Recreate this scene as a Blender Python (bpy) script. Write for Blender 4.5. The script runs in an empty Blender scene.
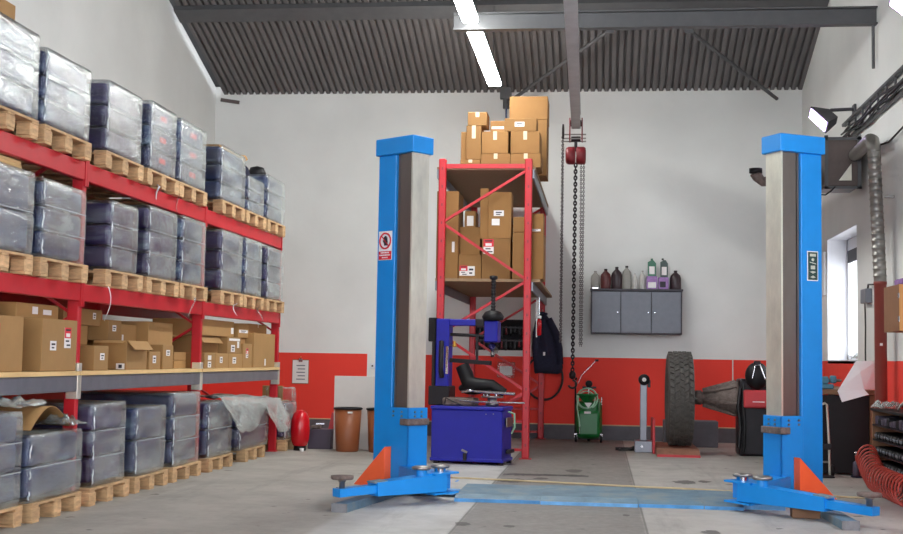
import bpy, bmesh, math, random
from mathutils import Vector, Matrix, noise
random.seed(7)
SC = bpy.context.scene
COL = SC.collection
PI = math.pi

# ------------------------------------------------------------------ materials
def lin(c):
    return tuple(((v / 12.92) if v <= 0.04045 else ((v + 0.055) / 1.055) ** 2.4) for v in c)
def rgb(r, g, b):
    return lin((r / 255, g / 255, b / 255)) + (1.0,)
def new_mat(name):
    m = bpy.data.materials.new(name); m.use_nodes = True
    nt = m.node_tree; b = nt.nodes['Principled BSDF']
    return m, nt, b
def mat(name, col, rough=0.5, metal=0.0, var=0.12, scale=6.0, bump=0.0, bscale=40.0, spec=0.5, stretch=(1, 1, 1), per_object=0.0, emit=None):
    """painted / plain surface with tone mottling and an optional fine bump"""
    m, nt, b = new_mat(name)
    N, Lk = nt.nodes, nt.links
    tc = N.new('ShaderNodeTexCoord'); mp = N.new('ShaderNodeMapping'); mp.inputs['Scale'].default_value = stretch
    Lk.new(tc.outputs['Object'], mp.inputs['Vector'])
    nz = N.new('ShaderNodeTexNoise'); nz.inputs['Scale'].default_value = scale; nz.inputs['Detail'].default_value = 6
    nz.inputs['Roughness'].default_value = 0.65
    Lk.new(mp.outputs[0], nz.inputs['Vector'])
    cr = N.new('ShaderNodeValToRGB')
    c = rgb(*col)
    cr.color_ramp.elements[0].position = 0.3; cr.color_ramp.elements[1].position = 0.7
    cr.color_ramp.elements[0].color = tuple(v * (1 - var) for v in c[:3]) + (1,)
    cr.color_ramp.elements[1].color = tuple(min(1, v * (1 + var)) for v in c[:3]) + (1,)
    Lk.new(nz.outputs['Fac'], cr.inputs['Fac'])
    out = cr.outputs['Color']
    if per_object:
        oi = N.new('ShaderNodeObjectInfo'); hs = N.new('ShaderNodeHueSaturation')
        mr = N.new('ShaderNodeMapRange'); mr.inputs['To Min'].default_value = 1 - per_object; mr.inputs['To Max'].default_value = 1 + per_object
        Lk.new(oi.outputs['Random'], mr.inputs['Value']); Lk.new(mr.outputs[0], hs.inputs['Value']); Lk.new(out, hs.inputs['Color'])
        out = hs.outputs['Color']
    Lk.new(out, b.inputs['Base Color'])
    b.inputs['Roughness'].default_value = rough; b.inputs['Metallic'].default_value = metal
    b.inputs['Specular IOR Level'].default_value = spec
    if bump:
        n2 = N.new('ShaderNodeTexNoise'); n2.inputs['Scale'].default_value = bscale; n2.inputs['Detail'].default_value = 4
        Lk.new(mp.outputs[0], n2.inputs['Vector'])
        bp = N.new('ShaderNodeBump'); bp.inputs['Strength'].default_value = bump; bp.inputs['Distance'].default_value = 0.02
        Lk.new(n2.outputs['Fac'], bp.inputs['Height']); Lk.new(bp.outputs[0], b.inputs['Normal'])
    if emit:
        b.inputs['Emission Color'].default_value = rgb(*emit[0]); b.inputs['Emission Strength'].default_value = emit[1]
    return m

M = {}
M['lift_blue'] = mat('lift_blue_paint', (14, 138, 220), 0.4, var=0.06, scale=3)
M['lift_dark'] = mat('lift_inside_steel', (118, 110, 104), 0.4, 0.6, var=0.15, scale=4, stretch=(1, 1, .2))
M['galv'] = mat('galvanised_steel', (222, 220, 206), 0.34, 0.6, var=0.18, scale=5, stretch=(1, 1, .4))
M['galv_beam'] = mat('galvanised_beam', (128, 130, 138), 0.4, 0.5, var=0.16, scale=4)
M['orange'] = mat('guard_orange_paint', (255, 104, 58), 0.45, var=0.05)
M['rack_red'] = mat('rack_red_paint', (188, 22, 36), 0.42, var=0.08, scale=5)
M['steel_dark'] = mat('roof_beam_paint', (84, 84, 86), 0.5, 0.1, var=0.12)
M['hoist_red'] = mat('hoist_red_paint', (120, 28, 36), 0.5, var=0.25, scale=20)
M['chain'] = mat('oily_chain_steel', (46, 40, 42), 0.45, 0.6)
M['chain_thin'] = mat('thin_chain_steel', (105, 98, 98), 0.45, 0.6)
M['wood'] = mat('pallet_pine', (196, 160, 118), 0.8, var=0.3, scale=9, stretch=(1, 1, 4), bump=0.2, per_object=0.12)
M['timber'] = mat('shelf_timber', (222, 188, 132), 0.75, var=0.12, scale=8, stretch=(3, .4, 3))
M['chip'] = mat('chipboard', (150, 124, 96), 0.8, var=0.15, scale=30)
M['card'] = mat('cardboard', (164, 126, 78), 0.85, var=0.06, scale=5, per_object=0.14)
M['card_brown_dimmed'] = mat('brown_cardboard_dimmed', (142, 103, 58), 0.85, var=0.06, scale=5, per_object=0.12)  # browner cartons, colour also darkened to offset the tube light close by
M['card_in'] = mat('cardboard_inside', (150, 112, 72), 0.9, var=0.08)
M['tape'] = mat('packing_tape', (206, 190, 160), 0.3, var=0.05)
M['label'] = mat('paper_label', (232, 228, 226), 0.7, var=0.04)
M['label_red'] = mat('red_label_print', (212, 40, 56), 0.6, var=0.05)
M['print_black'] = mat('black_label_print', (40, 36, 46), 0.6)
M['front_print'] = mat('grey_blue_carton_print', (122, 130, 138), 0.35, var=0.3, scale=3, stretch=(1, 1, 3.0), per_object=0.12)
def print_mat(name, c0, c1, c2):
    m, nt, b = new_mat(name); N, L = nt.nodes, nt.links
    tc = N.new('ShaderNodeTexCoord'); mp = N.new('ShaderNodeMapping'); mp.inputs['Scale'].default_value = (1, 1.2, 3.2); L.new(tc.outputs['Object'], mp.inputs['Vector'])
    n1 = N.new('ShaderNodeTexNoise'); n1.noise_dimensions = '4D'; n1.inputs['Scale'].default_value = 2.4; n1.inputs['Detail'].default_value = 3
    oi = N.new('ShaderNodeObjectInfo'); mu = N.new('ShaderNodeMath'); mu.operation = 'MULTIPLY'; mu.inputs[1].default_value = 50
    L.new(oi.outputs['Random'], mu.inputs[0]); L.new(mu.outputs[0], n1.inputs['W']); L.new(mp.outputs[0], n1.inputs['Vector'])
    cr = N.new('ShaderNodeValToRGB'); e = cr.color_ramp.elements
    e[0].position = .36; e[0].color = rgb(*c0); e[1].position = .70; e[1].color = rgb(*c2); x = e.new(.55); x.color = rgb(*c1)
    L.new(n1.outputs['Fac'], cr.inputs['Fac']); L.new(cr.outputs['Color'], b.inputs['Base Color']); b.inputs['Roughness'].default_value = .4
    return m
M['navy'] = print_mat('navy_printed_carton', (22, 26, 66), (44, 58, 100), (112, 134, 152))
M['navy_dark'] = print_mat('dark_violet_carton', (34, 22, 62), (54, 46, 92), (112, 122, 136))
M['rubber'] = mat('tyre_rubber', (78, 74, 70), 0.8, var=0.3, scale=14, bump=0.3)
M['black'] = mat('black_plastic', (20, 18, 21), 0.5, var=0.2, spec=0.3)
M['blackmetal'] = mat('black_metal', (34, 30, 34), 0.4, 0.4, var=0.2)
M['chrome'] = mat('chrome', (215, 215, 220), 0.14, 1.0, var=0.04)
M['steel'] = mat('bare_steel', (150, 146, 142), 0.35, 0.85, var=0.15, scale=12)
M['rusty'] = mat('rusty_grey_cast_iron', (118, 104, 98), 0.7, 0.35, var=0.4, scale=22, bump=0.4)
M['tc_blue'] = mat('royal_blue_paint', (22, 25, 152), 0.45, var=0.08)
M['green'] = mat('green_paint', (16, 104, 44), 0.35, var=0.08)
M['hose_green'] = mat('pale_green_hose', (150, 190, 160), 0.4)
M['brown_pipe'] = mat('brown_painted_pipe', (138, 62, 54), 0.4, var=0.08)
M['spiral'] = mat('spiral_duct_zinc', (150, 146, 140), 0.4, 0.7, var=0.15)
M['brown_grey'] = mat('heater_brown_grey', (92, 80, 76), 0.5, 0.3, var=0.15)
M['grey_locker'] = mat('grey_hammered_paint', (104, 107, 116), 0.42, 0.1, var=0.07, scale=12)
M['dark_trim'] = mat('dark_edge_paint', (58, 54, 62), 0.5)
M['bin_brown'] = mat('brown_bin_plastic', (146, 84, 50), 0.45, var=0.05)
M['white_board'] = mat('white_melamine', (214, 210, 204), 0.5, var=0.03)
M['red_gloss'] = mat('gloss_red_paint', (196, 18, 30), 0.22, var=0.05)
M['pink_red'] = mat('faded_red_paint', (190, 52, 58), 0.5, var=0.1)
M['denim'] = mat('navy_cloth', (30, 30, 50), 0.95, var=0.2, scale=20, bump=0.3)
M['plinth'] = mat('dark_kerb_paint', (92, 88, 94), 0.7, var=0.15)
M['dark_box'] = mat('dark_violet_steel', (70, 60, 76), 0.5, var=0.12, scale=3)
M['vise'] = mat('vise_teal_paint', (72, 128, 150), 0.45, var=0.15, scale=14)
M['bench'] = mat('oily_bench_wood', (120, 86, 60), 0.7, var=0.2, stretch=(.5, 4, 4))
M['hose_red'] = mat('red_air_hose', (170, 58, 46), 0.4)
M['cable'] = mat('black_cable', (24, 22, 24), 0.5)
M['rope'] = mat('pale_yellow_cord', (196, 176, 140), 0.8)
M['ramp'] = mat('worn_red_plate', (150, 104, 84), 0.6, 0.2, var=0.3, scale=8)
M['cab_wood'] = mat('orange_beech_board', (214, 150, 84), 0.5, var=0.08, stretch=(4, 4, .6))
M['cab_dark'] = mat('brown_cabinet_side', (138, 96, 66), 0.6, var=0.08)
M['sign_white'] = mat('white_enamel', (238, 238, 240), 0.35, var=0.02)
M['sign_red'] = mat('sign_red', (208, 24, 48), 0.4, var=0.02)
M['sign_green'] = mat('dark_green_plate', (38, 66, 62), 0.4, var=0.05)
M['frame_white'] = mat('white_upvc', (226, 228, 232), 0.35, var=0.02)
M['reveal'] = mat('white_reveal_plaster', (226, 226, 230), 0.8, var=0.03)
M['rubber_seal'] = mat('dark_window_blind', (74, 76, 82), 0.6)
M['lamp_case'] = mat('lamp_case', (62, 60, 66), 0.4)
M['tube'] = mat('fluorescent_diffuser', (255, 253, 240), 0.4, emit=((250, 253, 250), 64.0))
M['flood'] = mat('floodlight_glass', (240, 235, 255), 0.3, emit=((216, 190, 255), 16.0))
M['oil_grey'] = mat('grey_plastic_bottle', (150, 146, 140), 0.4)
M['oil_maroon'] = mat('maroon_plastic_bottle', (92, 40, 40), 0.4)
M['oil_dark'] = mat('dark_plastic_bottle', (52, 34, 40), 0.4)
M['oil_green'] = mat('green_plastic_bottle', (18, 96, 66), 0.35)
M['oil_black'] = mat('black_green_bottle', (30, 52, 46), 0.35)
M['oil_white'] = mat('white_plastic_bottle', (196, 192, 186), 0.4)
M['purple'] = mat('purple_white_carton', (150, 110, 170), 0.5, var=0.3, scale=14)
M['brass'] = mat('brass', (214, 170, 80), 0.3, 0.9)
M['concrete_block'] = mat('grey_steel_foot', (120, 122, 126), 0.6, 0.3, var=0.2, scale=16)

# worn blue paint for the cover plates: paint scraped down to grey
def worn_blue():
    m, nt, b = new_mat('worn_blue_plate'); N, L = nt.nodes, nt.links
    tc = N.new('ShaderNodeTexCoord')
    nz = N.new('ShaderNodeTexNoise'); nz.inputs['Scale'].default_value = 3.2; nz.inputs['Detail'].default_value = 8; nz.inputs['Roughness'].default_value = 0.7
    L.new(tc.outputs['Object'], nz.inputs['Vector'])
    cr = N.new('ShaderNodeValToRGB'); e = cr.color_ramp.elements
    e[0].position = 0.34; e[0].color = rgb(84, 106, 120); e[1].position = 0.62; e[1].color = rgb(126, 138, 140)
    x = cr.color_ramp.elements.new(0.5); x.color = rgb(98, 128, 146)
    L.new(nz.outputs['Fac'], cr.inputs['Fac']); L.new(cr.outputs['Color'], b.inputs['Base Color'])
    b.inputs['Roughness'].default_value = 0.55; b.inputs['Metallic'].default_value = 0.1
    return m
M['worn'] = worn_blue()
M['edge_grey'] = mat('worn_grey_blue_edge', (66, 136, 190), 0.5, var=0.3, scale=7)
M['plate_edge'] = mat('blue_plate_edge', (96, 158, 208), 0.45, var=0.35, scale=5)

def floor_mat():
    m, nt, b = new_mat('workshop_concrete'); N, L = nt.nodes, nt.links
    tc = N.new('ShaderNodeTexCoord'); sp = N.new('ShaderNodeSeparateXYZ'); L.new(tc.outputs['Object'], sp.inputs[0])
    def noise_n(scale, det=8, ro=0.65, stretch=None):
        n = N.new('ShaderNodeTexNoise'); n.inputs['Scale'].default_value = scale; n.inputs['Detail'].default_value = det; n.inputs['Roughness'].default_value = ro
        if stretch:
            mp = N.new('ShaderNodeMapping'); mp.inputs['Scale'].default_value = stretch; L.new(tc.outputs['Object'], mp.inputs['Vector']); L.new(mp.outputs[0], n.inputs['Vector'])
        else:
            L.new(tc.outputs['Object'], n.inputs['Vector'])
        return n.outputs['Fac']
    def math_n(op, a, bb=None, clamp=False):
        n = N.new('ShaderNodeMath'); n.operation = op; n.use_clamp = clamp
        for i, v in enumerate((a, bb)):
            if v is None: continue
            if isinstance(v, (int, float)): n.inputs[i].default_value = v
            else: L.new(v, n.inputs[i])
        return n.outputs[0]
    def step(v, lo, hi):
        n = N.new('ShaderNodeMapRange'); n.inputs['From Min'].default_value = lo; n.inputs['From Max'].default_value = hi
        L.new(v, n.inputs['Value']); return n.outputs[0]
    def mix(f, a, bb):
        n = N.new('ShaderNodeMix'); n.data_type = 'RGBA'
        if isinstance(f, (int, float)): n.inputs['Factor'].default_value = f
        else: L.new(f, n.inputs['Factor'])
        for k, v in (('A', a), ('B', bb)):
            s = [q for q in n.inputs if q.name == k and q.type == 'RGBA'][0]
            if isinstance(v, tuple): s.default_value = v
            else: L.new(v, s)
        return [o for o in n.outputs if o.type == 'RGBA'][0]
    X, Y = sp.outputs['X'], sp.outputs['Y']
    wob = math_n('MULTIPLY', math_n('SUBTRACT', noise_n(1.5), 0.5), 0.05)
    wob2 = math_n('SUBTRACT', noise_n(9, 4), 0.5)
    Xw = math_n('ADD', X, wob)
    # poured bays: grey at the left, a pale strip, a darker strip with oil, mid grey at the right
    a = mix(step(Xw, -1.86, -1.80), rgb(168, 163, 155), rgb(192, 190, 186))
    a = mix(step(Xw, -0.97, -0.93), a, rgb(116, 111, 107))
    a = mix(step(Xw, 0.30, 0.335), a, rgb(174, 170, 164))
    blotch = step(noise_n(1.6, 10, .72), 0.40, 0.66)
    a = mix(math_n('MULTIPLY', blotch, 0.42), a, rgb(98, 92, 86))
    fine = step(noise_n(14, 6, .7), 0.35, 0.7)
    a = mix(math_n('MULTIPLY', fine, 0.22), a, rgb(190, 184, 176))
    streak = step(noise_n(1.0, 6, .7, (3.0, .35, 1)), 0.55, 0.75)
    a = mix(math_n('MULTIPLY', streak, 0.42), a, rgb(86, 80, 76))
    dots = step(noise_n(5.5, 2, .5), 0.71, 0.75)
    a = mix(math_n('MULTIPLY', dots, 0.75), a, rgb(34, 30, 30))
    # the long joint between slabs
    j1 = math_n('LESS_THAN', math_n('ABSOLUTE', math_n('SUBTRACT', X, 0.318)), 0.007)
    j2 = math_n('LESS_THAN', math_n('ABSOLUTE', math_n('SUBTRACT', X, -0.95)), 0.008)
    a = mix(math_n('MULTIPLY', math_n('MAXIMUM', j1, j2), 0.6), a, rgb(70, 66, 62))
    # oily run on the dark strip
    oy = math_n('LESS_THAN', math_n('ABSOLUTE', math_n('ADD', math_n('SUBTRACT', Y, 12.35), math_n('ADD', math_n('MULTIPLY', wob, 5.0), math_n('MULTIPLY', wob2, .25)))), 0.10)
    ox = math_n('MULTIPLY', math_n('GREATER_THAN', X, -0.93), math_n('LESS_THAN', Xw, -0.1))
    o = math_n('MULTIPLY', math_n('MULTIPLY', oy, ox), step(noise_n(7), 0.30, 0.44))
    a = mix(math_n('MULTIPLY', o, 0.85), a, rgb(30, 26, 28))
    # oil drips
    for (sx, sy, sr) in ((-.92, 8.54, .05), (-.60, 8.50, .035), (.74, 8.54, .06), (.80, 12.0, .10), (.98, 12.1, .06), (-.80, 11.7, .12), (-.55, 11.95, .07), (.2, 9.3, .03), (-.25, 12.9, .09)):
        dx = math_n('SUBTRACT', X, sx); dy = math_n('MULTIPLY', math_n('SUBTRACT', Y, sy), .55)
        dd = math_n('SQRT', math_n('ADD', math_n('MULTIPLY', dx, dx), math_n('MULTIPLY', dy, dy)))
        dd = math_n('ADD', dd, math_n('MULTIPLY', wob2, sr * 2.2))
        sp_f = math_n('MULTIPLY', math_n('LESS_THAN', dd, sr), 0.8)
        a = mix(sp_f, a, rgb(44, 38, 36))
    L.new(a, b.inputs['Base Color'])
    rr = N.new('ShaderNodeMapRange'); rr.inputs['To Min'].default_value = 0.42; rr.inputs['To Max'].default_value = 0.75
    L.new(noise_n(2.5), rr.inputs['Value']); L.new(rr.outputs[0], b.inputs['Roughness'])
    bp = N.new('ShaderNodeBump'); bp.inputs['Strength'].default_value = 0.12; bp.inputs['Distance'].default_value = 0.01
    L.new(noise_n(60), bp.inputs['Height']); L.new(bp.outputs[0], b.inputs['Normal'])
    return m
M['floor'] = floor_mat()

def wall_mat(name, zred, gap=None):
    """white wall with a red painted dado up to zred; gap = x range left white"""
    m, nt, b = new_mat(name); N, L = nt.nodes, nt.links
    tc = N.new('ShaderNodeTexCoord'); sp = N.new('ShaderNodeSeparateXYZ'); L.new(tc.outputs['Object'], sp.inputs[0])
    nz = N.new('ShaderNodeTexNoise'); nz.inputs['Scale'].default_value = 0.8; nz.inputs['Detail'].default_value = 8; L.new(tc.outputs['Object'], nz.inputs['Vector'])
    cr = N.new('ShaderNodeValToRGB'); cr.color_ramp.elements[0].position = .35; cr.color_ramp.elements[1].position = .7
    cr.color_ramp.elements[0].color = rgb(220, 220, 217); cr.color_ramp.elements[1].color = rgb(233, 233, 230)
    L.new(nz.outputs['Fac'], cr.inputs['Fac'])
    cr2 = N.new('ShaderNodeValToRGB'); cr2.color_ramp.elements[0].color = rgb(228, 56, 44); cr2.color_ramp.elements[1].color = rgb(244, 66, 50)
    L.new(nz.outputs['Fac'], cr2.inputs['Fac'])
    def mth(op, a, v):
        n = N.new('ShaderNodeMath'); n.operation = op
        L.new(a, n.inputs[0])
        if isinstance(v, (int, float)): n.inputs[1].default_value = v
        else: L.new(v, n.inputs[1])
        return n.outputs[0]
    f = mth('LESS_THAN', sp.outputs['Z'], zred)
    if gap:
        inside = mth('MULTIPLY', mth('GREATER_THAN', sp.outputs['X'], gap[0]), mth('LESS_THAN', sp.outputs['X'], gap[1]))
        f = mth('SUBTRACT', f, inside)
        f = mth('MAXIMUM', f, 0.0)
    mx = N.new('ShaderNodeMix'); mx.data_type = 'RGBA'
    L.new(f, mx.inputs['Factor'])
    ia = [q for q in mx.inputs if q.type == 'RGBA']
    L.new(cr.outputs['Color'], ia[0]); L.new(cr2.outputs['Color'], ia[1])
    L.new([o for o in mx.outputs if o.type == 'RGBA'][0], b.inputs['Base Color'])
    b.inputs['Roughness'].default_value = 0.75
    bp = N.new('ShaderNodeBump'); bp.inputs['Strength'].default_value = 0.15; bp.inputs['Distance'].default_value = 0.02
    n3 = N.new('ShaderNodeTexNoise'); n3.inputs['Scale'].default_value = 9; n3.inputs['Detail'].default_value = 6; L.new(tc.outputs['Object'], n3.inputs['Vector'])
    L.new(n3.outputs['Fac'], bp.inputs['Height']); L.new(bp.outputs[0], b.inputs['Normal'])
    return m
M['wall_back'] = wall_mat('back_wall_plaster', 1.165, (-3.38, -2.55))
M['wall_side'] = wall_mat('side_wall_plaster', 1.165)
M['roof'] = mat('grey_roof_sheet', (104, 100, 100), 0.65, 0.0, var=0.15, scale=2.5, stretch=(2.0, .6, 1))

def film_mat():
    """clear stretch film: patchy milky haze over the goods, shiny wrinkles"""
    m, nt, b = new_mat('stretch_film'); N, L = nt.nodes, nt.links
    tc = N.new('ShaderNodeTexCoord'); oi = N.new('ShaderNodeObjectInfo')
    ad = N.new('ShaderNodeVectorMath'); ad.operation = 'ADD'
    sc = N.new('ShaderNodeVectorMath'); sc.operation = 'SCALE'; sc.inputs['Scale'].default_value = 37.0
    cx = N.new('ShaderNodeCombineXYZ')
    for k in range(3): L.new(oi.outputs['Random'], cx.inputs[k])
    L.new(cx.outputs[0], sc.inputs[0]); L.new(tc.outputs['Object'], ad.inputs[0]); L.new(sc.outputs[0], ad.inputs[1])
    n1 = N.new('ShaderNodeTexNoise'); n1.inputs['Scale'].default_value = 3.0; n1.inputs['Detail'].default_value = 5
    mp = N.new('ShaderNodeMapping'); mp.inputs['Scale'].default_value = (.7, .7, 3.2)
    L.new(ad.outputs[0], mp.inputs['Vector']); L.new(mp.outputs[0], n1.inputs['Vector'])
    mr = N.new('ShaderNodeMapRange'); mr.inputs['From Min'].default_value = .35; mr.inputs['From Max'].default_value = .72
    mr.inputs['To Min'].default_value = 0.07; mr.inputs['To Max'].default_value = 0.38
    L.new(n1.outputs['Fac'], mr.inputs['Value'])
    n2 = N.new('ShaderNodeTexNoise'); n2.inputs['Scale'].default_value = 11; n2.inputs['Detail'].default_value = 4; n2.inputs['Distortion'].default_value = 1.2
    mp2 = N.new('ShaderNodeMapping'); mp2.inputs['Scale'].default_value = (1, 1, 2.5); mp2.inputs['Rotation'].default_value = (0.5, 0.2, 0)
    L.new(ad.outputs[0], mp2.inputs['Vector']); L.new(mp2.outputs[0], n2.inputs['Vector'])
    bp = N.new('ShaderNodeBump'); bp.inputs['Strength'].default_value = 0.45; bp.inputs['Distance'].default_value = 0.02
    L.new(n2.outputs['Fac'], bp.inputs['Height'])
    tr = N.new('ShaderNodeBsdfTransparent'); tr.inputs['Color'].default_value = (.93, .94, .95, 1)
    df = N.new('ShaderNodeBsdfDiffuse'); df.inputs['Color'].default_value = rgb(204, 211, 206)
    gl = N.new('ShaderNodeBsdfGlossy'); gl.inputs['Color'].default_value = (.92, .93, .93, 1); gl.inputs['Roughness'].default_value = 0.17
    L.new(bp.outputs[0], gl.inputs['Normal'])
    lw = N.new('ShaderNodeLayerWeight'); L.new(bp.outputs[0], lw.inputs['Normal'])
    def mth(op, a, v):
        n = N.new('ShaderNodeMath'); n.operation = op; n.use_clamp = False; L.new(a, n.inputs[0])
        if isinstance(v, (int, float)): n.inputs[1].default_value = v
        else: L.new(v, n.inputs[1])
        return n.outputs[0]
    # sheen grows towards grazing view, and so does the milky look of many film layers
    fr_ = mth('ADD', mth('MULTIPLY', mth('POWER', lw.outputs['Facing'], 2.6), .62), .045)
    lw2 = N.new('ShaderNodeLayerWeight')
    hz = mth('MULTIPLY', mr.outputs[0], mth('ADD', mth('MULTIPLY', lw2.outputs['Facing'], 1.9), .12))
    m1 = N.new('ShaderNodeMixShader'); L.new(hz, m1.inputs[0]); L.new(tr.outputs[0], m1.inputs[1]); L.new(df.outputs[0], m1.inputs[2])
    m2 = N.new('ShaderNodeMixShader'); L.new(fr_, m2.inputs[0]); L.new(m1.outputs[0], m2.inputs[1]); L.new(gl.outputs[0], m2.inputs[2])
    L.new(m2.outputs[0], N['Material Output'].inputs['Surface'])
    N.remove(b)
    return m
M['film'] = film_mat()
M['film_glint'] = mat('painted_crease_glint', (216, 222, 228), 0.12, .2, var=.05)
M['film_white'] = mat('bunched_film_glint', (172, 178, 184), 0.25, var=.3, scale=20)
def glass_mat():
    m, nt, b = new_mat('window_glass'); N, L = nt.nodes, nt.links
    b.inputs['Base Color'].default_value = (1, 1, 1, 1); b.inputs['Roughness'].default_value = 0.02; b.inputs['Alpha'].default_value = 0.12
    return m
M['glass'] = glass_mat()

# ------------------------------------------------------------------ mesh builder
class MB:
    def __init__(s): s.v = []; s.f = []; s.sm = []; s.mi = []; s.mats = []; s.cur = 0
    def use(s, m):
        if m not in s.mats: s.mats.append(m)
        s.cur = s.mats.index(m); return s
    def add(s, vs, fs, smooth=False):
        o = len(s.v); s.v += [tuple(v) for v in vs]
        for f in fs: s.f.append(tuple(o + i for i in f)); s.sm.append(smooth); s.mi.append(s.cur)
        return s
    def box(s, x0, x1, y0, y1, z0, z1, bev=0.0, seg=1, mtx=None, smooth=False):
        bm = bmesh.new()
        vs = [bm.verts.new((x, y, z)) for x in (x0, x1) for y in (y0, y1) for z in (z0, z1)]
        for q in ((0, 1, 3, 2), (4, 6, 7, 5), (0, 4, 5, 1), (2, 3, 7, 6), (0, 2, 6, 4), (1, 5, 7, 3)): bm.faces.new([vs[i] for i in q])
        if bev: bmesh.ops.bevel(bm, geom=list(bm.edges), offset=bev, segments=seg, affect='EDGES', profile=0.5)
        return s.bm(bm, mtx, smooth)
    def bm(s, bm, mtx=None, smooth=False):
        bmesh.ops.recalc_face_normals(bm, faces=bm.faces)
        if mtx: bm.transform(mtx)
        bm.verts.index_update()
        s.add([v.co for v in bm.verts], [[v.index for v in f.verts] for f in bm.faces], smooth); bm.free(); return s
    def obox(s, c, size, mtx=None, bev=0.0, seg=1):
        a, b, d = size[0] / 2, size[1] / 2, size[2] / 2
        T = Matrix.Translation(Vector(c))
        return s.box(-a, a, -b, b, -d, d, bev, seg, T @ mtx.to_4x4() if mtx else T)
    def bar(s, p0, p1, w, h, up=(0, 0, 1), bev=0.0):
        """rectangular bar from p0 to p1, w across, h along up"""
        p0, p1 = Vector(p0), Vector(p1); d = p1 - p0; L = d.length; d.normalize(); u = Vector(up)
        r = d.cross(u)
        if r.length < 1e-4: r = d.cross(Vector((1, 0, 0)))
        r.normalize(); u = r.cross(d)
        m = Matrix((r, d, u)).transposed().to_4x4(); m.translation = (p0 + p1) / 2
        return s.box(-w / 2, w / 2, -L / 2, L / 2, -h / 2, h / 2, bev, 1, m)
    def tube(s, pts, r, seg=10, closed=False, caps=True):
        pts = [Vector(p) for p in pts]; n = len(pts); rs = r if isinstance(r, (list, tuple)) else [r] * n
        vs = []; fs = []; prev = None
        for i, p in enumerate(pts):
            if closed: t = pts[(i + 1) % n] - pts[i - 1]
            else: t = pts[min(i + 1, n - 1)] - pts[max(i - 1, 0)]
            if t.length < 1e-9: t = Vector((0, 0, 1))
            t.normalize()
            if prev is None:
                a = Vector((0, 0, 1)) if abs(t.z) < 0.9 else Vector((1, 0, 0))
                u = t.cross(a).normalized()
            else:
                u = prev - t * prev.dot(t)
                u = u.normalized() if u.length > 1e-6 else t.orthogonal().normalized()
            prev = u; w = t.cross(u)
            for k in range(seg):
                an = 2 * PI * k / seg
                vs.append(p + (u * math.cos(an) + w * math.sin(an)) * rs[i])
        m = n if closed else n - 1
        for i in range(m):
            for k in range(seg):
                a, b = i * seg + k, i * seg + (k + 1) % seg
                c, d = ((i + 1) % n) * seg + (k + 1) % seg, ((i + 1) % n) * seg + k
                fs.append((a, b, c, d))
        s.add(vs, fs, True)
        if caps and not closed:
            s.add([vs[k] for k in range(seg)], [tuple(range(seg))[::-1]])
            s.add([vs[(n - 1) * seg + k] for k in range(seg)], [tuple(range(seg))])
        return s
    def cyl(s, p0, p1, r0, r1=None, seg=20): return s.tube([p0, p1], [r0, r0 if r1 is None else r1], seg)
    def lathe(s, prof, c=(0, 0, 0), axis='Z', seg=24, smooth=True):
        """profile of (radius, height) turned about an axis through c"""
        vs = []; fs = []; n = len(prof)
        for (r, h) in prof:
            for k in range(seg):
                a = 2 * PI * k / seg; x, y = r * math.cos(a), r * math.sin(a)
                p = {'Z': (x, y, h), 'X': (h, x, y), 'Y': (x, h, y)}[axis]
                vs.append((c[0] + p[0], c[1] + p[1], c[2] + p[2]))
        for i in range(n - 1):
            for k in range(seg):
                fs.append((i * seg + k, i * seg + (k + 1) % seg, (i + 1) * seg + (k + 1) % seg, (i + 1) * seg + k))
        s.add(vs, fs, smooth)
        for i, rev in ((0, True), (n - 1, False)):
            if prof[i][0] > 1e-5:
                idx = list(range(seg)); idx = idx[::-1] if rev else idx
                s.add([vs[i * seg + k] for k in range(seg)], [tuple(idx)])
        return s
    def prism(s, poly, d, mtx=None):
        """polygon (list of 3d points) extruded by vector d"""
        bm = bmesh.new(); d = Vector(d)
        a = [bm.verts.new(p) for p in poly]; b = [bm.verts.new(Vector(p) + d) for p in poly]; n = len(poly)
        bm.faces.new(a); bm.faces.new(b[::-1])
        for i in range(n): bm.faces.new((a[i], b[i], b[(i + 1) % n], a[(i + 1) % n]))
        return s.bm(bm, mtx)
    def sphere(s, c, r, seg=16, rings=10, sc=(1, 1, 1)):
        prof = [(max(1e-6, math.sin(PI * i / rings)), -math.cos(PI * i / rings)) for i in range(rings + 1)]
        t = MB().lathe(prof, seg=seg)
        return s.add([(c[0] + v[0] * r * sc[0], c[1] + v[1] * r * sc[1], c[2] + v[2] * r * sc[2]) for v in t.v], t.f, True)
    def torus(s, c, R, r, axis='Y', seg=28, rs=8, a0=0, a1=2 * PI):
        full = abs(a1 - a0 - 2 * PI) < 1e-6; pts = []
        n = seg if full else seg + 1
        for k in range(n):
            a = a0 + (a1 - a0) * k / seg
            x, y = R * math.cos(a), R * math.sin(a)
            p = {'Z': (x, y, 0), 'Y': (x, 0, y), 'X': (0, x, y)}[axis]
            pts.append((c[0] + p[0], c[1] + p[1], c[2] + p[2]))
        return s.tube(pts, r, rs, closed=full)
    def xf(s, mtx):
        s.v = [tuple(mtx @ Vector(v)) for v in s.v]; return s
    def build(s, name, material=None, parent=None):
        me = bpy.data.meshes.new(name); me.from_pydata(s.v, [], s.f); 
        me.polygons.foreach_set('use_smooth', s.sm)
        ms = s.mats or []
        for m in ms: me.materials.append(m)
        if material is not None and not ms: me.materials.append(material)
        if ms: me.polygons.foreach_set('material_index', s.mi)
        bm = bmesh.new(); bm.from_mesh(me); bmesh.ops.recalc_face_normals(bm, faces=bm.faces); bm.to_mesh(me); bm.free()
        me.update()
        o = bpy.data.objects.new(name, me); COL.objects.link(o)
        if parent is not None: o.parent = parent
        return o

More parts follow.
